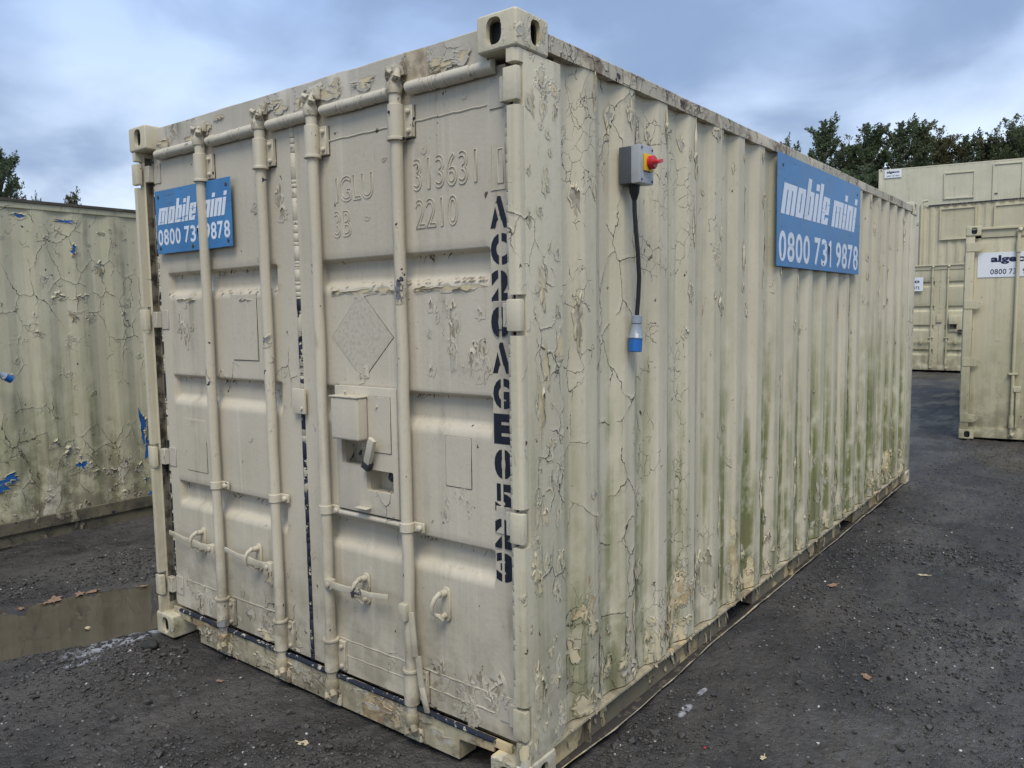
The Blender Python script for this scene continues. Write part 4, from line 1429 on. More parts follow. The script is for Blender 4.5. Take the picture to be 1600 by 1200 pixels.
def somef(lst, n, x0, x1, z0, z1, w0, w1, asp=(0.6, 1.8)):
    while n > 0:
        x, z = random.uniform(x0, x1), random.uniform(z0, z1)
        w = w0 * (w1 / w0) ** random.random()
        h = w * random.uniform(*asp)
        n -= 1
        if any(zb - 0.04 - h < z < zt + 0.01 + h for zt, zb in RECS):
            continue
        lst.append((x, z, w, h))


somef(fr, 24, 1.95, 2.25, 1.42, 1.70, 0.004, 0.018, (1.0, 3.5))
somef(fr, 24, 1.92, 2.30, 0.18, 0.36, 0.006, 0.030)
somef(fr, 18, 0.14, 1.15, 0.17, 0.29, 0.006, 0.032)
somef(fr, 8, 2.03, 2.22, 0.92, 1.02, 0.004, 0.010, (1, 3))
somef(fr, 40, 0.12, 2.33, 0.16, 2.40, 0.002, 0.006)
fr += [(0.285, 1.600, 0.030, 0.045), (0.320, 1.565, 0.014, 0.050), (1.115, 2.15, 0.018, 0.050), (1.135, 2.08, 0.020, 0.020), (1.605, 1.425, 0.016, 0.026), (0.965, 2.11, 0.05, 0.012)]
tears(fr, front_surf(YF - 0.0004), 'door_paint', 'bare_grey', main, 8, 0.004)
fr = [(1.95, 1.742, 0.05, 0.007), (2.05, 1.740, 0.06, 0.009), (2.17, 1.741, 0.05, 0.008), (1.74, 1.741, 0.05, 0.007), (1.47, 1.742, 0.04, 0.006), (0.33, 1.735, 0.06, 0.010), (0.85, 1.735, 0.07, 0.012), (1.60, 1.738, 0.08, 0.008), (1.606, 1.415, 0.012, 0.018), (0.95, 0.46, 0.035, 0.045), (0.33, 0.47, 0.025, 0.03), (0.98, 0.19, 0.10, 0.028), (0.88, 0.178, 0.05, 0.018)]
tears(fr, front_surf(YF - 0.0004), 'door_paint', 'bare_cream', main, 9, 0.007)
hd, sl_ = [], []
for _ in range(22):
    w = random.uniform(0.008, 0.06)
    hd.append((random.uniform(0.2, 2.22), random.uniform(2.485, 2.54), w, min(w * random.uniform(0.3, 0.8), 0.014)))
tears(hd, front_surf(0.0475), 'header_paint', 'bare_cream', main, 10, 0.004)
for _ in range(34):
    w = random.uniform(0.008, 0.06)
    sl_.append((random.uniform(0.40, 2.05), random.uniform(0.04, 0.125), w, min(w * random.uniform(0.3, 1.2), 0.022)))
tears(sl_, front_surf(0.0457), 'sill_paint', 'bare_grey', main, 11, 0.005)
# torn shreds along the first ledge and dark brown shreds under the pressed edges
sp = []
for _ in range(46):
    x = random.choice((random.uniform(1.38, 2.25), random.uniform(1.9, 2.25), random.uniform(0.2, 1.06)))
    sp.append(((x, YF + 0.006, 1.772), (0, -0.75, 0.65), (random.uniform(-1, 1), -0.4, random.uniform(-0.9, -0.2)), random.uniform(0.006, 0.022), random.uniform(0.006, 0.018)))
strips(sp, 'flake_door', main, 'paint_shreds')
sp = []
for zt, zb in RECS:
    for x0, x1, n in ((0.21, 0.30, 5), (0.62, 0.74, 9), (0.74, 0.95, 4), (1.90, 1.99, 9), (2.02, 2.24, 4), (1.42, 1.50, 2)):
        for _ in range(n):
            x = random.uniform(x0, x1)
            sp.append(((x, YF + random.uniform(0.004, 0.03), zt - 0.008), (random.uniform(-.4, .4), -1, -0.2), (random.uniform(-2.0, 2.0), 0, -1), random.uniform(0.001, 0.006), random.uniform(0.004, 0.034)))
strips(sp, 'cobweb', main, 'dark_shreds')
sp = []
for _ in range(120):                                          # loose ends hanging over the bottom rail
    y = random.uniform(0.22, 5.8)
    if random.random() < 0.55:
        sp.append(((W - 0.006, y, 0.136), (1, 0, 0.3), (0.15, random.uniform(-.6, .6), -1), random.uniform(0.008, 0.03), random.uniform(0.006, 0.022)))
    elif not any(p0 < y < p1 for p0, p1 in POCK):
        sp.append(((W - 0.0385, y, random.uniform(0.06, 0.125)), (1, 0, 0), (0.1, random.uniform(-.4, .4), -1), random.uniform(0.01, 0.035), random.uniform(0.02, 0.06)))
strips(sp, 'flake', main, 'paint_shreds')

# ------------------------------------------------------------------ signs and switch on the front container
LET = {'m': (0.95, [(0, .27, 0, .8), (.34, .61, 0, .8), (.68, .95, 0, .8), (0, .95, .8, 1)]),
       'n': (0.61, [(0, .27, 0, .8), (.34, .61, 0, .8), (0, .61, .8, 1)]),
       'o': (0.61, [(0, .27, .17, .83), (.34, .61, .17, .83), (.02, .59, .83, 1), (.02, .59, 0, .17)]),
       'b': (0.61, [(0, .27, .17, 1.42), (.34, .61, .17, .83), (.27, .59, .83, 1), (0, .59, 0, .17)]),
       'e': (0.61, [(0, .27, .17, .83), (.34, .61, .52, .83), (.27, .61, .36, .52), (.34, .61, .17, .26), (.02, .59, .83, 1), (.02, .59, 0, .17)]),
       'i': (0.27, [(0, .27, 0, 1), (0, .27, 1.10, 1.34)]),
       'l': (0.27, [(0, .27, 0, 1.42)]), ' ': (0.20, [])}


def block_words(text, w, h, shear=0.24):
    """heavy slanted lettering in the xz-plane, one mesh for each word, faces -y"""
    words, x, cur = [], 0.0, []
    for ch in text + ' ':
        cw, rs = LET[ch]
        if ch == ' ':
            words.append(cur)
            cur = []
        cur += [(x + a, x + b, c, d) for a, b, c, d in rs]
        x += cw + 0.075
    tot = x - 0.075 - LET[' '][0] - 0.075 + shear
    kx, kz = w / tot, h / 1.42
    out = []
    for rects in words:
        m = MB()
        for a, b, c, d in rects:
            m.add([((a + shear * c) * kx, 0, c * kz), ((b + shear * c) * kx, 0, c * kz), ((b + shear * d) * kx, 0, d * kz), ((a + shear * d) * kx, 0, d * kz)], [(0, 1, 2, 3)])
        out.append(m.mesh('lettering', 0, 1, 0))
    return out


def sign_board(label, w, h, mat, words, warp=0.004, holes=True):
    """flat board, origin at its lower left corner, faces -y; words: (kind, text, x, z, w, h, material)"""
    root = empty('sign_board')
    tag(root, label, 'sign')
    nx2, nz2 = 24, 12
    X, Z = np.meshgrid(np.linspace(0, w, nx2), np.linspace(0, h, nz2), indexing='ij')
    Y = -0.004 - 0.0 * X
    v = np.stack([X, Y, Z], -1).reshape(-1, 3)
    fa = grid_faces(nx2, nz2)
    MB().box(0, w, -0.004, 0, 0, h).build('board', mat, root, 0.001, 1)
    for kind, t, x, z, ww, hh, mt in words:
        if kind == 'block':
            mes = block_words(t, ww, hh)
            for me in mes:
                me.materials.append(M[mt])
        else:
            mes = number_meshes('lettering', t, ww, hh, kind, mt) if t[0].isdigit() else [text_mesh('lettering', t, ww, hh, bold=kind, mat=mt)]
        for me in mes:
            o = mesh_obj('lettering', me, None, root)
            o.location = (x, -0.0050, z)
    if holes:
        for fx, fz in ((0.05, 0.09), (0.95, 0.09), (0.05, 0.90), (0.95, 0.90), (0.5, 0.07)):
            o = MB().tube([(0, 0, 0), (0, -0.003, 0)], [0.010, 0.007], 10).build('rivet', 'steel_dark', root)
            o.location = (w * fx, -0.004, h * fz)
    return root


sb = sign_board('small blue sign with white lettering on the left door, behind the lock rod', 0.655, 0.306, 'sign_blue',
                [('block', 'mobile mini', 0.018, 0.142, 0.605, 0.112, 'sign_white'), (0.022, '0800 731 9878', 0.016, 0.040, 0.625, 0.078, 'sign_white')])
sb.location = (0.146, YF - 0.0245, 1.966)
sb2 = sign_board('big blue sign with white lettering high on the corrugated side', 1.705, 0.615, 'sign_blue',
                 [('block', 'mobile mini', 0.050, 0.290, 1.560, 0.245, 'sign_white'), (0.022, '0800 731 9878', 0.030, 0.028, 1.64, 0.170, 'sign_white')])
sb2.location = (W + 0.004, 2.315, 1.884)
sb2.rotation_euler = (0, 0, R(90))


def plug(root, at, direction, cable_pts, name_parts=True):
    """blue industrial plug at the end of a cable: gland, tapered body, blue nose with ribs, hinged flap"""
    p = Vector(at)
    d = Vector(direction).normalized()
    MB().tube(cable_pts + [tuple(p)], 0.0085, 12).build('cable', 'black_rubber', root)
    g = MB()
    g.tube([p + d * 0.000, p + d * 0.002, p + d * 0.030, p + d * 0.033], [0.018, 0.0205, 0.0205, 0.017], 20)
    g.build('cable_gland', 'plug_grey', root)
    MB().tube([p + d * 0.034, p + d * 0.042, p + d * 0.080, p + d * 0.084, p + d * 0.088], [0.0185, 0.0195, 0.0255, 0.0295, 0.0295], 22).build('plug_body', 'plug_grey', root)
    MB().tube([p + d * 0.0885, p + d * 0.138, p + d * 0.141], [0.0265, 0.0265, 0.0225], 22).build('plug_nose', 'plug_blue', root)
    sd = d.cross(Vector((0.6, -0.8, 0.05))).normalized()
    out = sd.cross(d).normalized()
    if out.dot(Vector((1, -1, 0))) < 0:
        out = -out
    MB().obox(p + d * 0.078 + out * 0.0275, sd * 0.006, out * 0.002, d * 0.008).build('plug_label', 'label_white', root)


sw = empty('isolator_switch')
tag(sw, 'grey switch box with red knob and dangling blue plug on the side wall', 'switch')
bx = W - 0.010
MB().box(bx, bx + 0.052, 0.640, 0.742, 2.126, 2.262).build('box_base', 'enclosure_dark', sw, 0.004, 2)
MB().box(bx + 0.0525, bx + 0.092, 0.638, 0.744, 2.124, 2.264).build('box_cover', 'enclosure_grey', sw, 0.005, 2)
MB().box(bx + 0.0925, bx + 0.104, 0.659, 0.723, 2.168, 2.232).build('knob_plate', 'plate_yellow', sw, 0.004, 2)
kc = (0.691, 2.200)
MB().tube([(bx + 0.1042, *kc), (bx + 0.122, *kc), (bx + 0.126, *kc)], [0.025, 0.025, 0.021], 24).build('knob', 'knob_red', sw)
MB().obox((bx + 0.136, *kc), (0.013, 0, 0), (0, 0.022, 0.006), (0, -0.002, 0.006)).build('knob_grip', 'knob_red', sw, 0.003, 2)
for dy, dz_ in ((0.012, 0.012), (0.012, 0.128), (0.094, 0.012), (0.094, 0.128)):
    MB().tube([(bx + 0.0922, 0.638 + dy, 2.124 + dz_), (bx + 0.0935, 0.638 + dy, 2.124 + dz_)], 0.005, 8).build('screw', 'steel_dark', sw)
MB().tube([(bx + 0.040, 0.688, 2.124), (bx + 0.040, 0.688, 2.098), (bx + 0.040, 0.689, 2.07)], [0.021, 0.019, 0.010], 14).build('cable_boot', 'black_rubber', sw)
cp = [(bx + 0.040, 0.688, 2.08), (bx + 0.041, 0.688, 2.03), (bx + 0.044, 0.692, 1.96), (bx + 0.047, 0.703, 1.87), (bx + 0.046, 0.714, 1.78), (bx + 0.040, 0.718, 1.70)]
plug(sw, (bx + 0.036, 0.714, 1.632), (-0.03, -0.06, -1), cp)

# ------------------------------------------------------------------ generic yard container
def yard_container(name, label, loc, rz, mat='yard_paint', ends='plain', d=CORR_D, length=L, group=None, door_recs=None, castings=True, dent=0.002):
    root = empty(name, loc, rz)
    tag(root, label, 'container', group)
    if castings:
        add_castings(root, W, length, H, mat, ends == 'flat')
    for x0, x1 in ((0.006, 0.10), (W - 0.10, W - 0.006)):
        for y0, y1 in ((0.010, 0.16), (length - 0.16, length - 0.010)):
            MB().box(x0, x1, y0, y1, 0.118, H - 0.118).build('corner_post', mat, root, 0.006)
    for x0, x1 in ((0.008, 0.066), (W - 0.066, W - 0.008)):
        MB().box(x0, x1, 0.178, length - 0.178, 2.510, 2.570).build('top_rail', mat, root, 0.004)
        MB().box(x0, x1, 0.178, length - 0.178, 0.090, 0.155).build('bottom_rail', mat, root, 0.004)
        MB().box(x0 + 0.012, x1 - 0.012, 0.178, length - 0.178, 0.015, 0.0895).build('bottom_rail_skirt', mat, root, 0.002)
    if mat == 'neighbour_paint':
        for q in root.children:
            if q.name.startswith('bottom_rail'):
                q.data.materials[0] = M['neighbour_rail']
    for sg, xo in ((1, W - 0.012), (-1, 0.012)):
        mesh_obj('side_wall', side_sheet('side_wall', 0.155, length - 0.155, 0.15, 2.515, xo, sg, d, dent, 20), mat, root)
    MB().box(0.06, W - 0.06, 0.02, length - 0.02, 2.545, 2.566).build('roof', mat, root)
    MB().box(0.06, W - 0.06, 0.05, length - 0.05, 0.12, 0.15).build('floor', mat, root)
    MB().box(0.101, W - 0.101, length - 0.06, length - 0.02, 0.015, 2.57).build('end_wall', mat, root)
    MB().box(0.163, W - 0.163, 0.045, 0.10, 2.45, 2.575).build('door_header', mat, root, 0.004)
    MB().box(0.163, W - 0.163, 0.045, 0.10, 0.020, 0.140).build('door_sill', mat, root, 0.004)
    if ends == 'plain':
        MB().box(0.101, W - 0.101, 0.06, 0.09, 0.141, 2.449).build('end_wall', mat, root)
    else:
        for x0, x1, p0, p1, rods, hs_ in ((0.102, 1.208, 0.16, 1.10, (0.545, 1.05), -1), (1.230, 2.336, 1.338, 2.278, (1.388, 1.893), 1)):
            if ends == 'flat':
                dm = MB().box(x0, x1, 0.060, 0.11, 0.142, 2.448).mesh('door', 0.006, 2)
            else:
                dm = door_sheet('door', x0, x1, p0, p1, 0.142, 2.448, 0.060, door_recs, step=0.2)
            dd = mesh_obj('door', dm, mat, root)
            for x in rods:
                MB().tube([(x, 0.030, 0.10), (x, 0.030, 2.50)], 0.019, 12).build('lock_rod', mat, dd)
                for z0, z1 in ((0.16, 0.31), (2.26, 2.40)):
                    MB().tube([(x, 0.030, z0), (x, 0.030, z1)], 0.028, 12).build('rod_bracket', mat, dd)
                for z in (0.075, 2.52):
                    MB().tube([(x - 0.02, 0.03, z - 0.02), (x + 0.006, 0.012, z), (x + 0.03, 0.03, z + 0.018)], [0.016, 0.026, 0.016], 8).build('rod_cam', mat, dd)
                MB().box(x - 0.05, x + 0.05, 0.008, 0.058, 0.80, 0.825).build('rod_clip', mat, dd, 0.004, 1)
            for z in (2.34, 1.65, 0.95, 0.26):
                xe = 0.0 if hs_ < 0 else W
                pts = [(xe - hs_ * 0.01, z - 0.052), (xe - hs_ * 0.15, z - 0.052), (xe - hs_ * 0.215, z), (xe - hs_ * 0.15, z + 0.052), (xe - hs_ * 0.01, z + 0.052)]
                if ends != 'flat':
                    pts = [(xe - hs_ * 0.01, z - 0.045), (xe - hs_ * 0.15, z - 0.045), (xe - hs_ * 0.15, z + 0.045), (xe - hs_ * 0.01, z + 0.045)]
                MB().prism(pts, 'y', 0.004, 0.0095).build('hinge', mat, dd, 0.002, 1)
            hx = rods[0] if hs_ < 0 else rods[1]
            if ends == 'flat':
                MB().box(hx + 0.035, hx + 0.075, 0.010, 0.022, 0.17, 0.62).build('door_handle', mat, dd, 0.004, 1)
                MB().box(hx + 0.005, hx + 0.085, 0.004, 0.040, 0.595, 0.665).build('handle_hub', mat, dd, 0.006, 1)
            else:
                for q in rods:
                    MB().box(q - 0.40 if hs_ < 0 else q, q if hs_ < 0 else q + 0.40, 0.008, 0.020, 0.70, 0.735).build('door_handle', mat, dd, 0.004, 1)
                    cx = q + hs_ * 0.2
                    MB().box(cx - 0.025, cx + 0.025, -0.002, 0.058, 0.665, 0.765).build('handle_catch', mat, dd, 0.008, 2)
        cracked_strip('door_gasket', mat, root, (1.219, 0.062, 2.44), (1.219, 0.062, 0.15), 0.012, 0)
    return root


# left neighbour: long side faces the gap
nb = yard_container('shipping_container', 'weathered container with blue primer showing through curled paint, across the puddle at left',
                    (-2.46 - W, -1.9, -0.040), 0, 'neighbour_paint', d=0.014, dent=0.006)
for x0, x1, z0, z1 in ((W - 0.007, W + 0.014, 0.112, 0.205), (W - 0.007, W - 0.003, 0.022, 0.1115)):
    MB().box(x0, x1, 0.18, L - 0.18, z0, z1).build('bottom_rail_channel', 'neighbour_rail', nb, 0.003, 1)
MB().box(W - 0.0075, W + 0.004, 0.18, L - 0.18, 2.552, 2.5745).build('roof_edge', 'neighbour_rail', nb, 0.002, 1)


def nb_surf(a, b):
    a, b = np.asarray(a, float), np.asarray(b, float)
    x = W - 0.012 - corr(a, 0.476, 0.014) - 0.012 * (fbm(a, b, 1.7, 3, 5.0) - 0.5) + 0.0012
    return np.stack([x, a, b], 1), np.tile([1.0, 0, 0], (len(a), 1))


random.seed(5)
g_, bl_ = [], []
for _ in range(110):
    z = random.choice((random.uniform(0.25, 2.4), 0.2 + abs(random.gauss(0, 0.3)), random.uniform(1.6, 2.45)))
    w = 0.005 * (0.03 / 0.005) ** random.random()
    (bl_ if random.random() < 0.08 else g_).append((random.uniform(1.9, 3.6), z, w, w * random.uniform(0.5, 1.5)))
bl_ += [(3.13, 0.78, 0.028, 0.13), (3.15, 0.62, 0.02, 0.09), (2.10, 0.52, 0.07, 0.035), (2.02, 0.47, 0.05, 0.04), (2.62, 0.55, 0.03, 0.03), (2.62, 2.44, 0.05, 0.015), (2.30, 2.46, 0.04, 0.012), (2.66, 2.22, 0.02, 0.03),
        (2.85, 2.10, 0.025, 0.03)]
tears(g_, nb_surf, 'neighbour_paint', 'bare_grey', nb, 31, 0.013)
tears(bl_, nb_surf, 'neighbour_paint', 'bare_blue', nb, 32, 0.013)
pl = empty('hanging_plug')
tag(pl, 'blue and grey plug on a cable in front of the left container', 'plug')
pc = [(-2.43, 0.00, 1.62), (-2.36, -0.10, 1.50), (-2.31, -0.10, 1.42), (-2.31, -0.02, 1.36), (-2.33, 0.06, 1.325)]
plug(pl, (-2.34, 0.110, 1.296), (-0.10, 0.80, -0.50), pc)
MB().box(-2.4585, -2.41, -0.05, 0.05, 1.60, 1.72).build('cable_box', 'enclosure_grey', pl, 0.006, 2)

# right neighbour: smooth doors face the camera
rc = yard_container('shipping_container', 'cream container with smooth flat doors and pointed strap hinges at the right edge', (2.43, 8.95, 0.012), R(8), 'yard_paint', ends='flat')
s1 = sign_board('white sign with navy lettering on the flat container door at right', 0.66, 0.295, 'label_white',
                [(0.042, 'algeco', 0.135, 0.155, 0.43, 0.105, 'sign_navy'), (0.012, '0800 731 9878', 0.135, 0.035, 0.49, 0.062, 'sign_navy')], holes=False)
c8, s8 = math.cos(R(8)), math.sin(R(8))
s1.location = (2.43 + 0.135 * c8 - 0.0572 * s8, 8.95 + 0.135 * s8 + 0.0572 * c8, 1.985)
s1.rotation_euler = (0, 0, R(8))
# container whose ribbed door end shows in the gap
A0 = (-0.725, 19.28, 0.075)
ac = yard_container('shipping_container', 'distant cream container with ribbed doors and lock box, seen through the gap', A0, 0, 'yard_paint', ends='ribbed',
                    door_recs=[(2.17, 2.05), (1.58, 1.46), (1.12, 1.00), (0.52, 0.40)])
MB().box(1.44, 1.80, 0.030, 0.059, 0.96, 1.36).build('lock_plate', 'yard_paint', ac, 0.004)
MB().box(1.44, 1.62, -0.05, 0.0295, 1.14, 1.33).build('lock_box', 'yard_paint', ac, 0.01)
MB().box(1.45, 1.60, 0.026, 0.0295, 1.02, 1.13).build('hand_hole', 'groove_dirt', ac)
MB().box(1.62, 1.77, 0.026, 0.0295, 0.90, 1.01).build('hand_hole', 'groove_dirt', ac)
MB().box(1.16, 1.28, 0.03, 0.055, 1.18, 1.36).build('anti_rack_plate', 'yard_paint', ac, 0.006)
s2 = sign_board('white sign half hidden behind the foreground container, on the ribbed door', 0.70, 0.335, 'label_white',
                [(0.042, 'algeco', 0.07, 0.17, 0.55, 0.115, 'sign_navy'), (0.02, '0800 731 9875', 0.07, 0.045, 0.55, 0.07, 'sign_navy')], holes=False)
s2.location = (-0.57, A0[1] + 0.006, 2.02)

# the two stacks behind it, long sides to the camera
def shutter(root, x, y0, y1, z0, z1, mat, name='window_shutter'):
    """flush panel in a raised frame on the +x long side"""
    MB().box(x - 0.006, x + 0.006, y0 + 0.052, y1 - 0.052, z0 + 0.052, z1 - 0.052).build(name, mat, root, 0.004, 1)
    for a, b_, c, d_ in ((y0, y1, z0, z0 + 0.05), (y0, y1, z1 - 0.05, z1), (y0, y0 + 0.05, z0 + 0.0505, z1 - 0.0505), (y1 - 0.05, y1, z0 + 0.0505, z1 - 0.0505)):
        MB().box(x - 0.02, x + 0.045, a, b_, c, d_).build(name + '_frame', mat, root, 0.006, 1)


def side_door(root, x, y0, y1, z0, z1, mat):
    shutter(root, x, y0, y1, z0, z1, mat, 'door_panel')
    MB().box(x + 0.008, x + 0.045, y0 + 0.09, y0 + 0.21, z0 + 0.95, z0 + 0.98).build('door_handle', 'steel_dark', root, 0.004, 1)


def sub(root_loc, ang, off):
    c, s_ = math.cos(ang), math.sin(ang)
    return (root_loc[0] + off[0] * c - off[1] * s_, root_loc[1] + off[0] * s_ + off[1] * c, root_loc[2] + off[2])


B0, BA = (-1.97, 29.8, 0.10), R(1)
for k, lab in ((0, 'lower container of the two-high stack, mostly hidden behind the ribbed door end'), (1, 'corrugated container on top of the two-high stack, with a window shutter and drainpipe')):
    b = yard_container('site_cabin', lab, sub(B0, BA, (0, W, k * 2.592)), BA - R(90), 'yard_paint', castings=True)
    if k:
        shutter(b, W + 0.004, 0.68, 1.82, 1.30, 2.42, 'yard_paint')
        side_door(b, W + 0.004, 2.34, 3.44, 0.20, 2.40, 'yard_paint')
        MB().tube([(W + 0.05, 0.10, 0.02), (W + 0.05, 0.10, 2.60), (W + 0.05, 0.12, 2.72), (W + 0.05, 0.30, 2.74)], 0.045, 10).build('drainpipe', 'yard_paint', b)
        MB().box(W - 0.004, W + 0.016, 0.30, 5.7, 2.53, 2.575).build('rail_seal', 'gasket_dark', b)
C0, CA = (-5.0, 36.9, 0.10), R(12)
for k, lab in ((0, 'bottom container of the three-high stack far behind, hidden by nearer containers'), (1, 'middle container of the three-high stack far behind'),
               (2, 'pale smooth-walled cabin on top of the three-high stack, below the trees')):
    b = yard_container('site_cabin', lab, sub(C0, CA, (0, W, k * 2.592)), CA - R(90), 'pale_yard_paint', d=0.004, castings=True)
    if k == 2:
        shutter(b, W + 0.004, 2.62, 3.80, 1.05, 2.20, 'pale_yard_paint')
        side_door(b, W + 0.004, 4.46, 5.56, 0.20, 2.42, 'pale_yard_paint')
s3 = sign_board('tiny white sign with navy lettering at the corner of the topmost cabin', 0.70, 0.37, 'label_white',
                [(0.042, 'algeco', 0.09, 0.17, 0.52, 0.15, 'sign_navy'), (0.02, '0800 731 9878', 0.09, 0.05, 0.52, 0.06, 'sign_navy')], holes=False)
s3.location = sub(C0, CA, (0.24, -0.022, 2 * 2.592 + 2.17))
s3.rotation_euler = (0, 0, CA)

# ------------------------------------------------------------------ trees
def leaf_mat(name, a, b):
    s = NT(name)
    n = s.noise(s.P, 0.9, 3, 0.6)
    n2 = s.noise(s.P, 7.0, 2, 0.5)
    c = s.mix(s.ss(n, 0.35, 0.65), a, b)
    c = s.mix(s.m('MULTIPLY', s.ss(n2, 0.45, 0.7), 0.4), c, tuple(k * 0.6 for k in a))
    bs = s.node('ShaderNodeBsdfPrincipled')
    s.link(c, bs.inputs['Base Color'])
    bs.inputs['Roughness'].default_value = 0.6
    tr = s.node('ShaderNodeBsdfTranslucent')
    s.link(c, tr.inputs['Color'])
    mx = s.node('ShaderNodeMixShader')
    mx.inputs[0].default_value = 0.5
    s.link(bs.outputs[0], mx.inputs[1])
    s.link(tr.outputs[0], mx.inputs[2])
    o = s.node('ShaderNodeOutputMaterial')
    s.link(mx.outputs[0], o.inputs['Surface'])
    M[name] = s.mat


leaf_mat('leaf_dark', (0.115, 0.150, 0.075), (0.140, 0.175, 0.088))
leaf_mat('leaf_mid', (0.135, 0.165, 0.076), (0.165, 0.190, 0.088))
leaf_mat('leaf_autumn', (0.135, 0.115, 0.050), (0.095, 0.108, 0.046))


def tree_meshes(seed, h, spread, n_limb, n_leaf, leaf, lean=0.12, base=0.25):
    """trunk with limbs and a crown of small leaf blades carried on twigs; a wind leans the tips over"""
    rg = random.Random(seed)
    nr = np.random.default_rng(seed)
    tr = MB()
    top = Vector((lean * h * 0.5, 0, h * 0.93))
    trunk = [Vector((0, 0, -0.4)).lerp(top, (i / 6)) + Vector((rg.uniform(-.1, .1), rg.uniform(-.1, .1), 0)) * (i > 0) for i in range(7)]
    tr.tube(trunk, [h * 0.020 * (1 - 0.88 * i / 6) for i in range(7)], 8)
    twigs = []
    for i in range(n_limb):
        t = base + (1 - base) * (i + rg.random()) / n_limb
        p = trunk[0].lerp(trunk[-1], min(t, 0.99))
        az = i * 2.399 + rg.uniform(-.4, .4)
        el = R(rg.uniform(25, 55) + 25 * t)
        ln = spread * (1.05 - 0.72 * t) * rg.uniform(0.6, 1.25) * 1.25
        d = Vector((math.cos(az) * math.cos(el), math.sin(az) * math.cos(el), math.sin(el)))
        pts = [p]
        for k in range(1, 5):
            q = pts[-1] + d * ln / 4 + Vector((lean * ln * 0.10 * k, 0, 0.03 * ln))
            pts.append(q)
        tr.tube(pts, [h * 0.006 * (1 - 0.2 * k) for k in range(5)], 5)
        for k in range(9):
            a = rg.uniform(0.25, 1.0)
            j = min(int(a * 4), 3)
            q = pts[j].lerp(pts[j + 1], a * 4 - j)
            dd = (d + Vector((rg.uniform(-1, 1) + lean * 2.5, rg.uniform(-1, 1), rg.uniform(-.3, 1.1)))).normalized()
            twigs.append((q, dd, ln * rg.uniform(0.25, 0.5)))
    Q = np.array([t[0][:] for t in twigs])
    Dv = np.array([t[1][:] for t in twigs])
    Ln = np.array([t[2] for t in twigs])
    k = nr.integers(0, len(twigs), n_leaf)
    a = nr.random(n_leaf)[:, None]
    c = Q[k] + Dv[k] * Ln[k][:, None] * a + nr.normal(0, 0.13 * spread * 0.35, (n_leaf, 3)) * (1.1 - a)
    u = nr.normal(0, 1, (n_leaf, 3)) + Dv[k] * 1.2
    u /= np.linalg.norm(u, axis=1)[:, None]
    w = np.cross(u, nr.normal(0, 1, (n_leaf, 3)))
    w /= np.linalg.norm(w, axis=1)[:, None]
    sz = leaf * (0.6 + 0.8 * nr.random(n_leaf))[:, None]
    V = np.stack([c - u * sz, c + w * sz * 0.42, c + u * sz, c - w * sz * 0.42], 1).reshape(-1, 3)
    return tr.mesh('trunk', 0, 1, 60), np_mesh('crown', V, np.arange(n_leaf * 4).reshape(-1, 4), False)


TV = [tree_meshes(11, 11, 2.3, 64, 28000, 0.060, 0.12), tree_meshes(12, 11, 2.0, 60, 25000, 0.060, 0.18), tree_meshes(13, 11, 2.7, 70, 28000, 0.062, 0.10),
      tree_meshes(14, 11, 2.9, 40, 26000, 0.062, 0.06), tree_meshes(15, 11, 2.6, 30, 7000, 0.07, 0.05)]


def tree(label, kind, loc, s_, rz, leafm, cat='tree', group='trees behind the yard', name='tree'):
    r = empty(name, loc, rz)
    r.scale = (s_[0], s_[0], s_[1])
    tag(r, label, cat, group)
    for me, nm, mt in ((TV[kind][0], 'trunk', 'bark'), (TV[kind][1], 'crown', leafm)):
        o = link(bpy.data.objects.new(nm, me), r)
        if not me.materials:
            me.materials.append(M[mt])
        o.material_slots[0].link = 'OBJECT'
        o.material_slots[0].material = M[mt]
    return r


def at(u, D, z=0.0):
    """ground spot D metres ahead of the standpoint, u metres to the right of its axis"""
    return (3.94 + D * math.sin(_yaw) + u * math.cos(_yaw), -1.98 + D * math.cos(_yaw) - u * math.sin(_yaw), z)


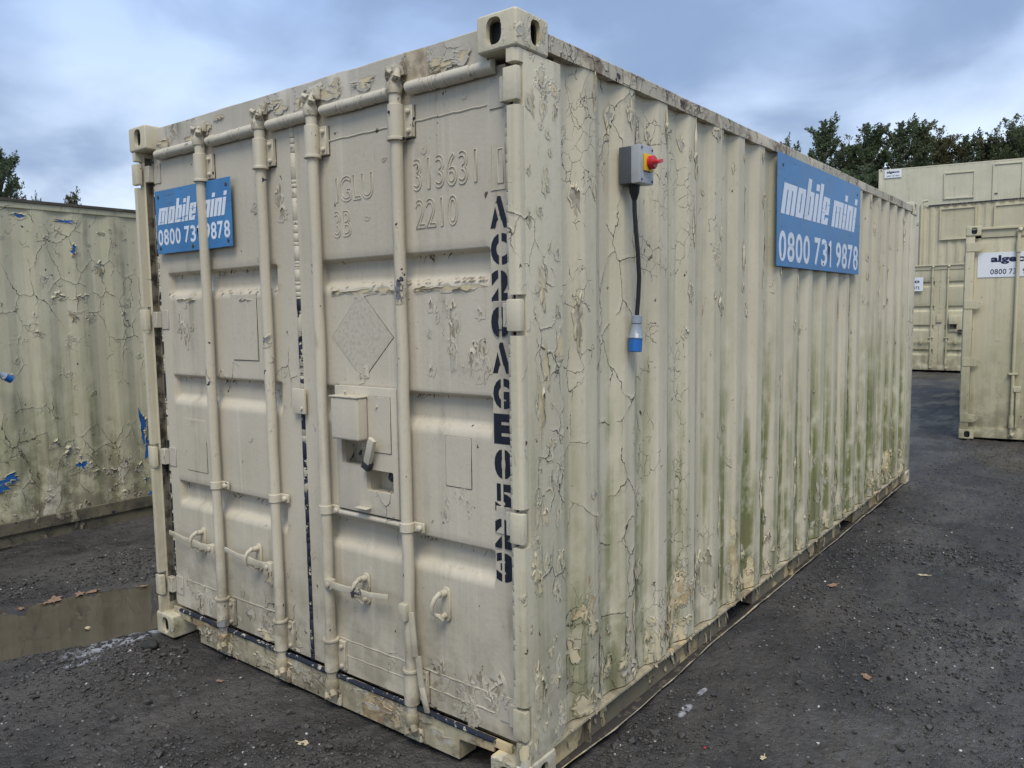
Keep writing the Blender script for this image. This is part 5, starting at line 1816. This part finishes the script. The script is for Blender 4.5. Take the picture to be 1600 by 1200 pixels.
TR = [  # (u px of the picture, D, top height, width, kind, foliage, label)
    (1202, 55, 12.9, 0.62, 1, 'leaf_mid', 'thin treetop just clearing the foreground container roof, leftmost of the right-hand row'),
    (1226, 56, 12.6, 0.60, 3, 'leaf_mid', 'small light green treetop between the thin treetop and the tall windblown one'),
    (1262, 52, 13.9, 0.92, 1, 'leaf_dark', 'tall windblown dark tree above the big blue sign'),
    (1306, 53, 12.5, 0.95, 2, 'leaf_dark', 'lower dark tree just right of the tall windblown one'),
    (1342, 52, 13.4, 0.95, 0, 'leaf_dark', 'dense dark tree left of the topmost cabin corner'),
    (1380, 51, 13.5, 0.95, 1, 'leaf_dark', 'windblown dark tree behind the topmost cabin corner'),
    (1412, 52, 13.5, 0.85, 0, 'leaf_mid', 'pointed tree right above the tiny white sign'),
    (1446, 53, 12.9, 0.90, 2, 'leaf_autumn', 'yellowing tree above the upper cabin, left of the shutter'),
    (1482, 52, 12.8, 0.90, 1, 'leaf_dark', 'dark tree with gaps of sky above the upper cabin shutter'),
    (1512, 53, 12.6, 0.90, 0, 'leaf_autumn', 'brownish tree right of the cabin shutter'),
    (1545, 52, 12.2, 0.85, 3, 'leaf_mid', 'lower green tree above the upper cabin door'),
    (1574, 51, 13.2, 0.90, 2, 'leaf_mid', 'feathery tree with a tall tip near the right edge'),
    (1610, 52, 13.2, 0.95, 1, 'leaf_mid', 'tree cut off by the right edge'),
    (1325, 47, 9.6, 1.05, 2, 'leaf_dark', 'bushy undergrowth tree filling the gap below the left treetops'),
    (1392, 47, 9.4, 1.05, 0, 'leaf_dark', 'bushy undergrowth tree behind the topmost cabin roof'),
    (1270, 48, 9.2, 1.05, 0, 'leaf_dark', 'bushy undergrowth tree behind the big blue sign'),
    (1450, 48, 9.8, 1.0, 2, 'leaf_autumn', 'short yellowing tree just over the cabin roof'),
    (1530, 48, 10.0, 1.0, 0, 'leaf_dark', 'short dark tree just over the cabin roof, near its door')]
for i, (px, D, top, wd, kind, lm, lab) in enumerate(TR):
    p_ = at((px - 800) / 1217.4 * D, D, 0.1)
    tree(lab, kind, p_, (wd * 1.5, (top - 0.1) / 11.0), R(52 + 17 * (i % 3) - 17), lm)
for px, D, top, wd, kind, lm, lab in ((14, 30, 7.9, 0.75, 3, 'leaf_dark', 'broad dark tree behind the left container at the left edge'),
                                      (-40, 31, 9.2, 0.85, 3, 'leaf_dark', 'tall tree cut off by the left edge'),
                                      (70, 33, 6.9, 0.22, 4, 'leaf_mid', 'thin sapling tip just above the left container roof'),
                                      (128, 32, 6.9, 0.50, 4, 'leaf_autumn', 'small sparse treetop above the left container roof')):
    p_ = at((px - 800) / 1217.4 * D, D, 0.0)
    tree(lab, kind, p_, (wd, top / 11.3), R(20 + px), lm, group='trees behind the left container')

# ------------------------------------------------------------------ litter on the ground
def leaf_litter(label, x, y, size, mat, seed, group):
    rg = random.Random(seed)
    n = 14
    m = MB()
    V = [(0, 0, 0.004)]
    for k in range(n):
        t = 2 * math.pi * k / n
        r = size * (0.55 + 0.45 * abs(math.cos(t * 2.5 + 0.3))) * rg.uniform(0.75, 1.15)
        V.append((r * 1.15 * math.cos(t), r * 0.7 * math.sin(t), 0.003 + 0.010 * rg.random() * (size / 0.05)))
    m.add(V, [(0, k + 1, (k + 1) % n + 1) for k in range(n)])
    m.tube([(size * 0.7, 0, 0.005), (size * 1.5, size * 0.15, 0.007)], 0.0016, 5)
    o = m.build('fallen_leaf', mat, None, 0, 1, 60)
    o.location = (x, y, max(float(ground_z(np.array(x), np.array(y))), -0.021) + 0.002)
    o.rotation_euler = (0, 0, rg.uniform(0, 6.28))
    tag(o, label, 'leaf', group)


for i, (x, y, s_) in enumerate(((-1.00, -0.10, 0.055), (-0.985, 0.03, 0.045), (-0.965, 0.10, 0.042), (-0.99, -0.15, 0.035), (-1.015, -0.28, 0.028))):
    leaf_litter(('largest brown leaf in the middle of the cluster at the puddle', 'second brown leaf from the right at the far puddle rim', 'rightmost brown leaf of the cluster at the far puddle rim',
                 'second brown leaf from the left at the far puddle rim', 'smallest, leftmost leaf of the cluster at the far puddle rim')[i], x, y, s_, 'leaf_brown', i, 'leaves at the puddle rim')
for i, (x, y, s_, mt, lab) in enumerate(((-0.80, 0.33, 0.03, 'leaf_brown', 'brown leaf floating beside the container corner, at the puddle'), (-0.40, -0.18, 0.025, 'leaf_pale', 'single pale leaf floating in the puddle'),
                                         (-0.16, 0.16, 0.02, 'leaf_pale', 'pale leaf at the near rim of the puddle by the container'),
                                         (0.78, -0.12, 0.017, 'leaf_brown', 'small brown leaf on the ground close to the door sill'), (1.512, -0.21, 0.026, 'leaf_pale', 'pale yellow leaf on the ground at the bottom centre'),
                                         (3.12, 1.62, 0.032, 'leaf_brown', 'brown leaf on the gravel right of the container'), (2.66, 2.75, 0.04, 'leaf_brown', 'brown leaf near the bent lower rail of the container'),
                                         (3.05, 3.3, 0.03, 'leaf_pale', 'pale leaf on the open ground right of the container'), (2.98, 0.72, 0.018, 'leaf_pale', 'small pale scrap on the dark gravel at lower right'))):
    leaf_litter(lab, x, y, s_, mt, 30 + i, None)
# lump of stone by the corner
bm = bmesh.new()
bmesh.ops.create_icosphere(bm, subdivisions=3, radius=1.0)
for q in bm.verts:
    k = 0.8 + 0.5 * float(fbm(q.co.x * 1.3 + q.co.z, q.co.y * 1.3 - q.co.z * 0.6, 1.0, 3))
    q.co = Vector((q.co.x * 0.046 * k, q.co.y * 0.036 * k, q.co.z * 0.026 * k))
me = bpy.data.meshes.new('stone')
bm.to_mesh(me)
bm.free()
me.polygons.foreach_set('use_smooth', [True] * len(me.polygons))
o = mesh_obj('stone', me, 'dark_stone')
o.location = (0.155, -0.115, 0.010)
tag(o, 'dark lump of stone lying by the left bottom corner of the doors', 'stone')
for i, (x, y) in enumerate(((2.78, 0.66), (2.72, 0.18))):
    o = MB().obox((0, 0, 0.004), (0.004, 0.001, 0), (-0.001, 0.003, 0), (0, 0.0006, 0.002)).build('plastic_scrap', 'knob_red', None, 0.001, 1)
    o.location = (x, y, float(ground_z(np.array(x), np.array(y))) + 0.003)
    tag(o, ('tiny red scrap on the gravel beside the bent rail', 'tiny red scrap at the bottom edge of the picture')[i], 'scrap')
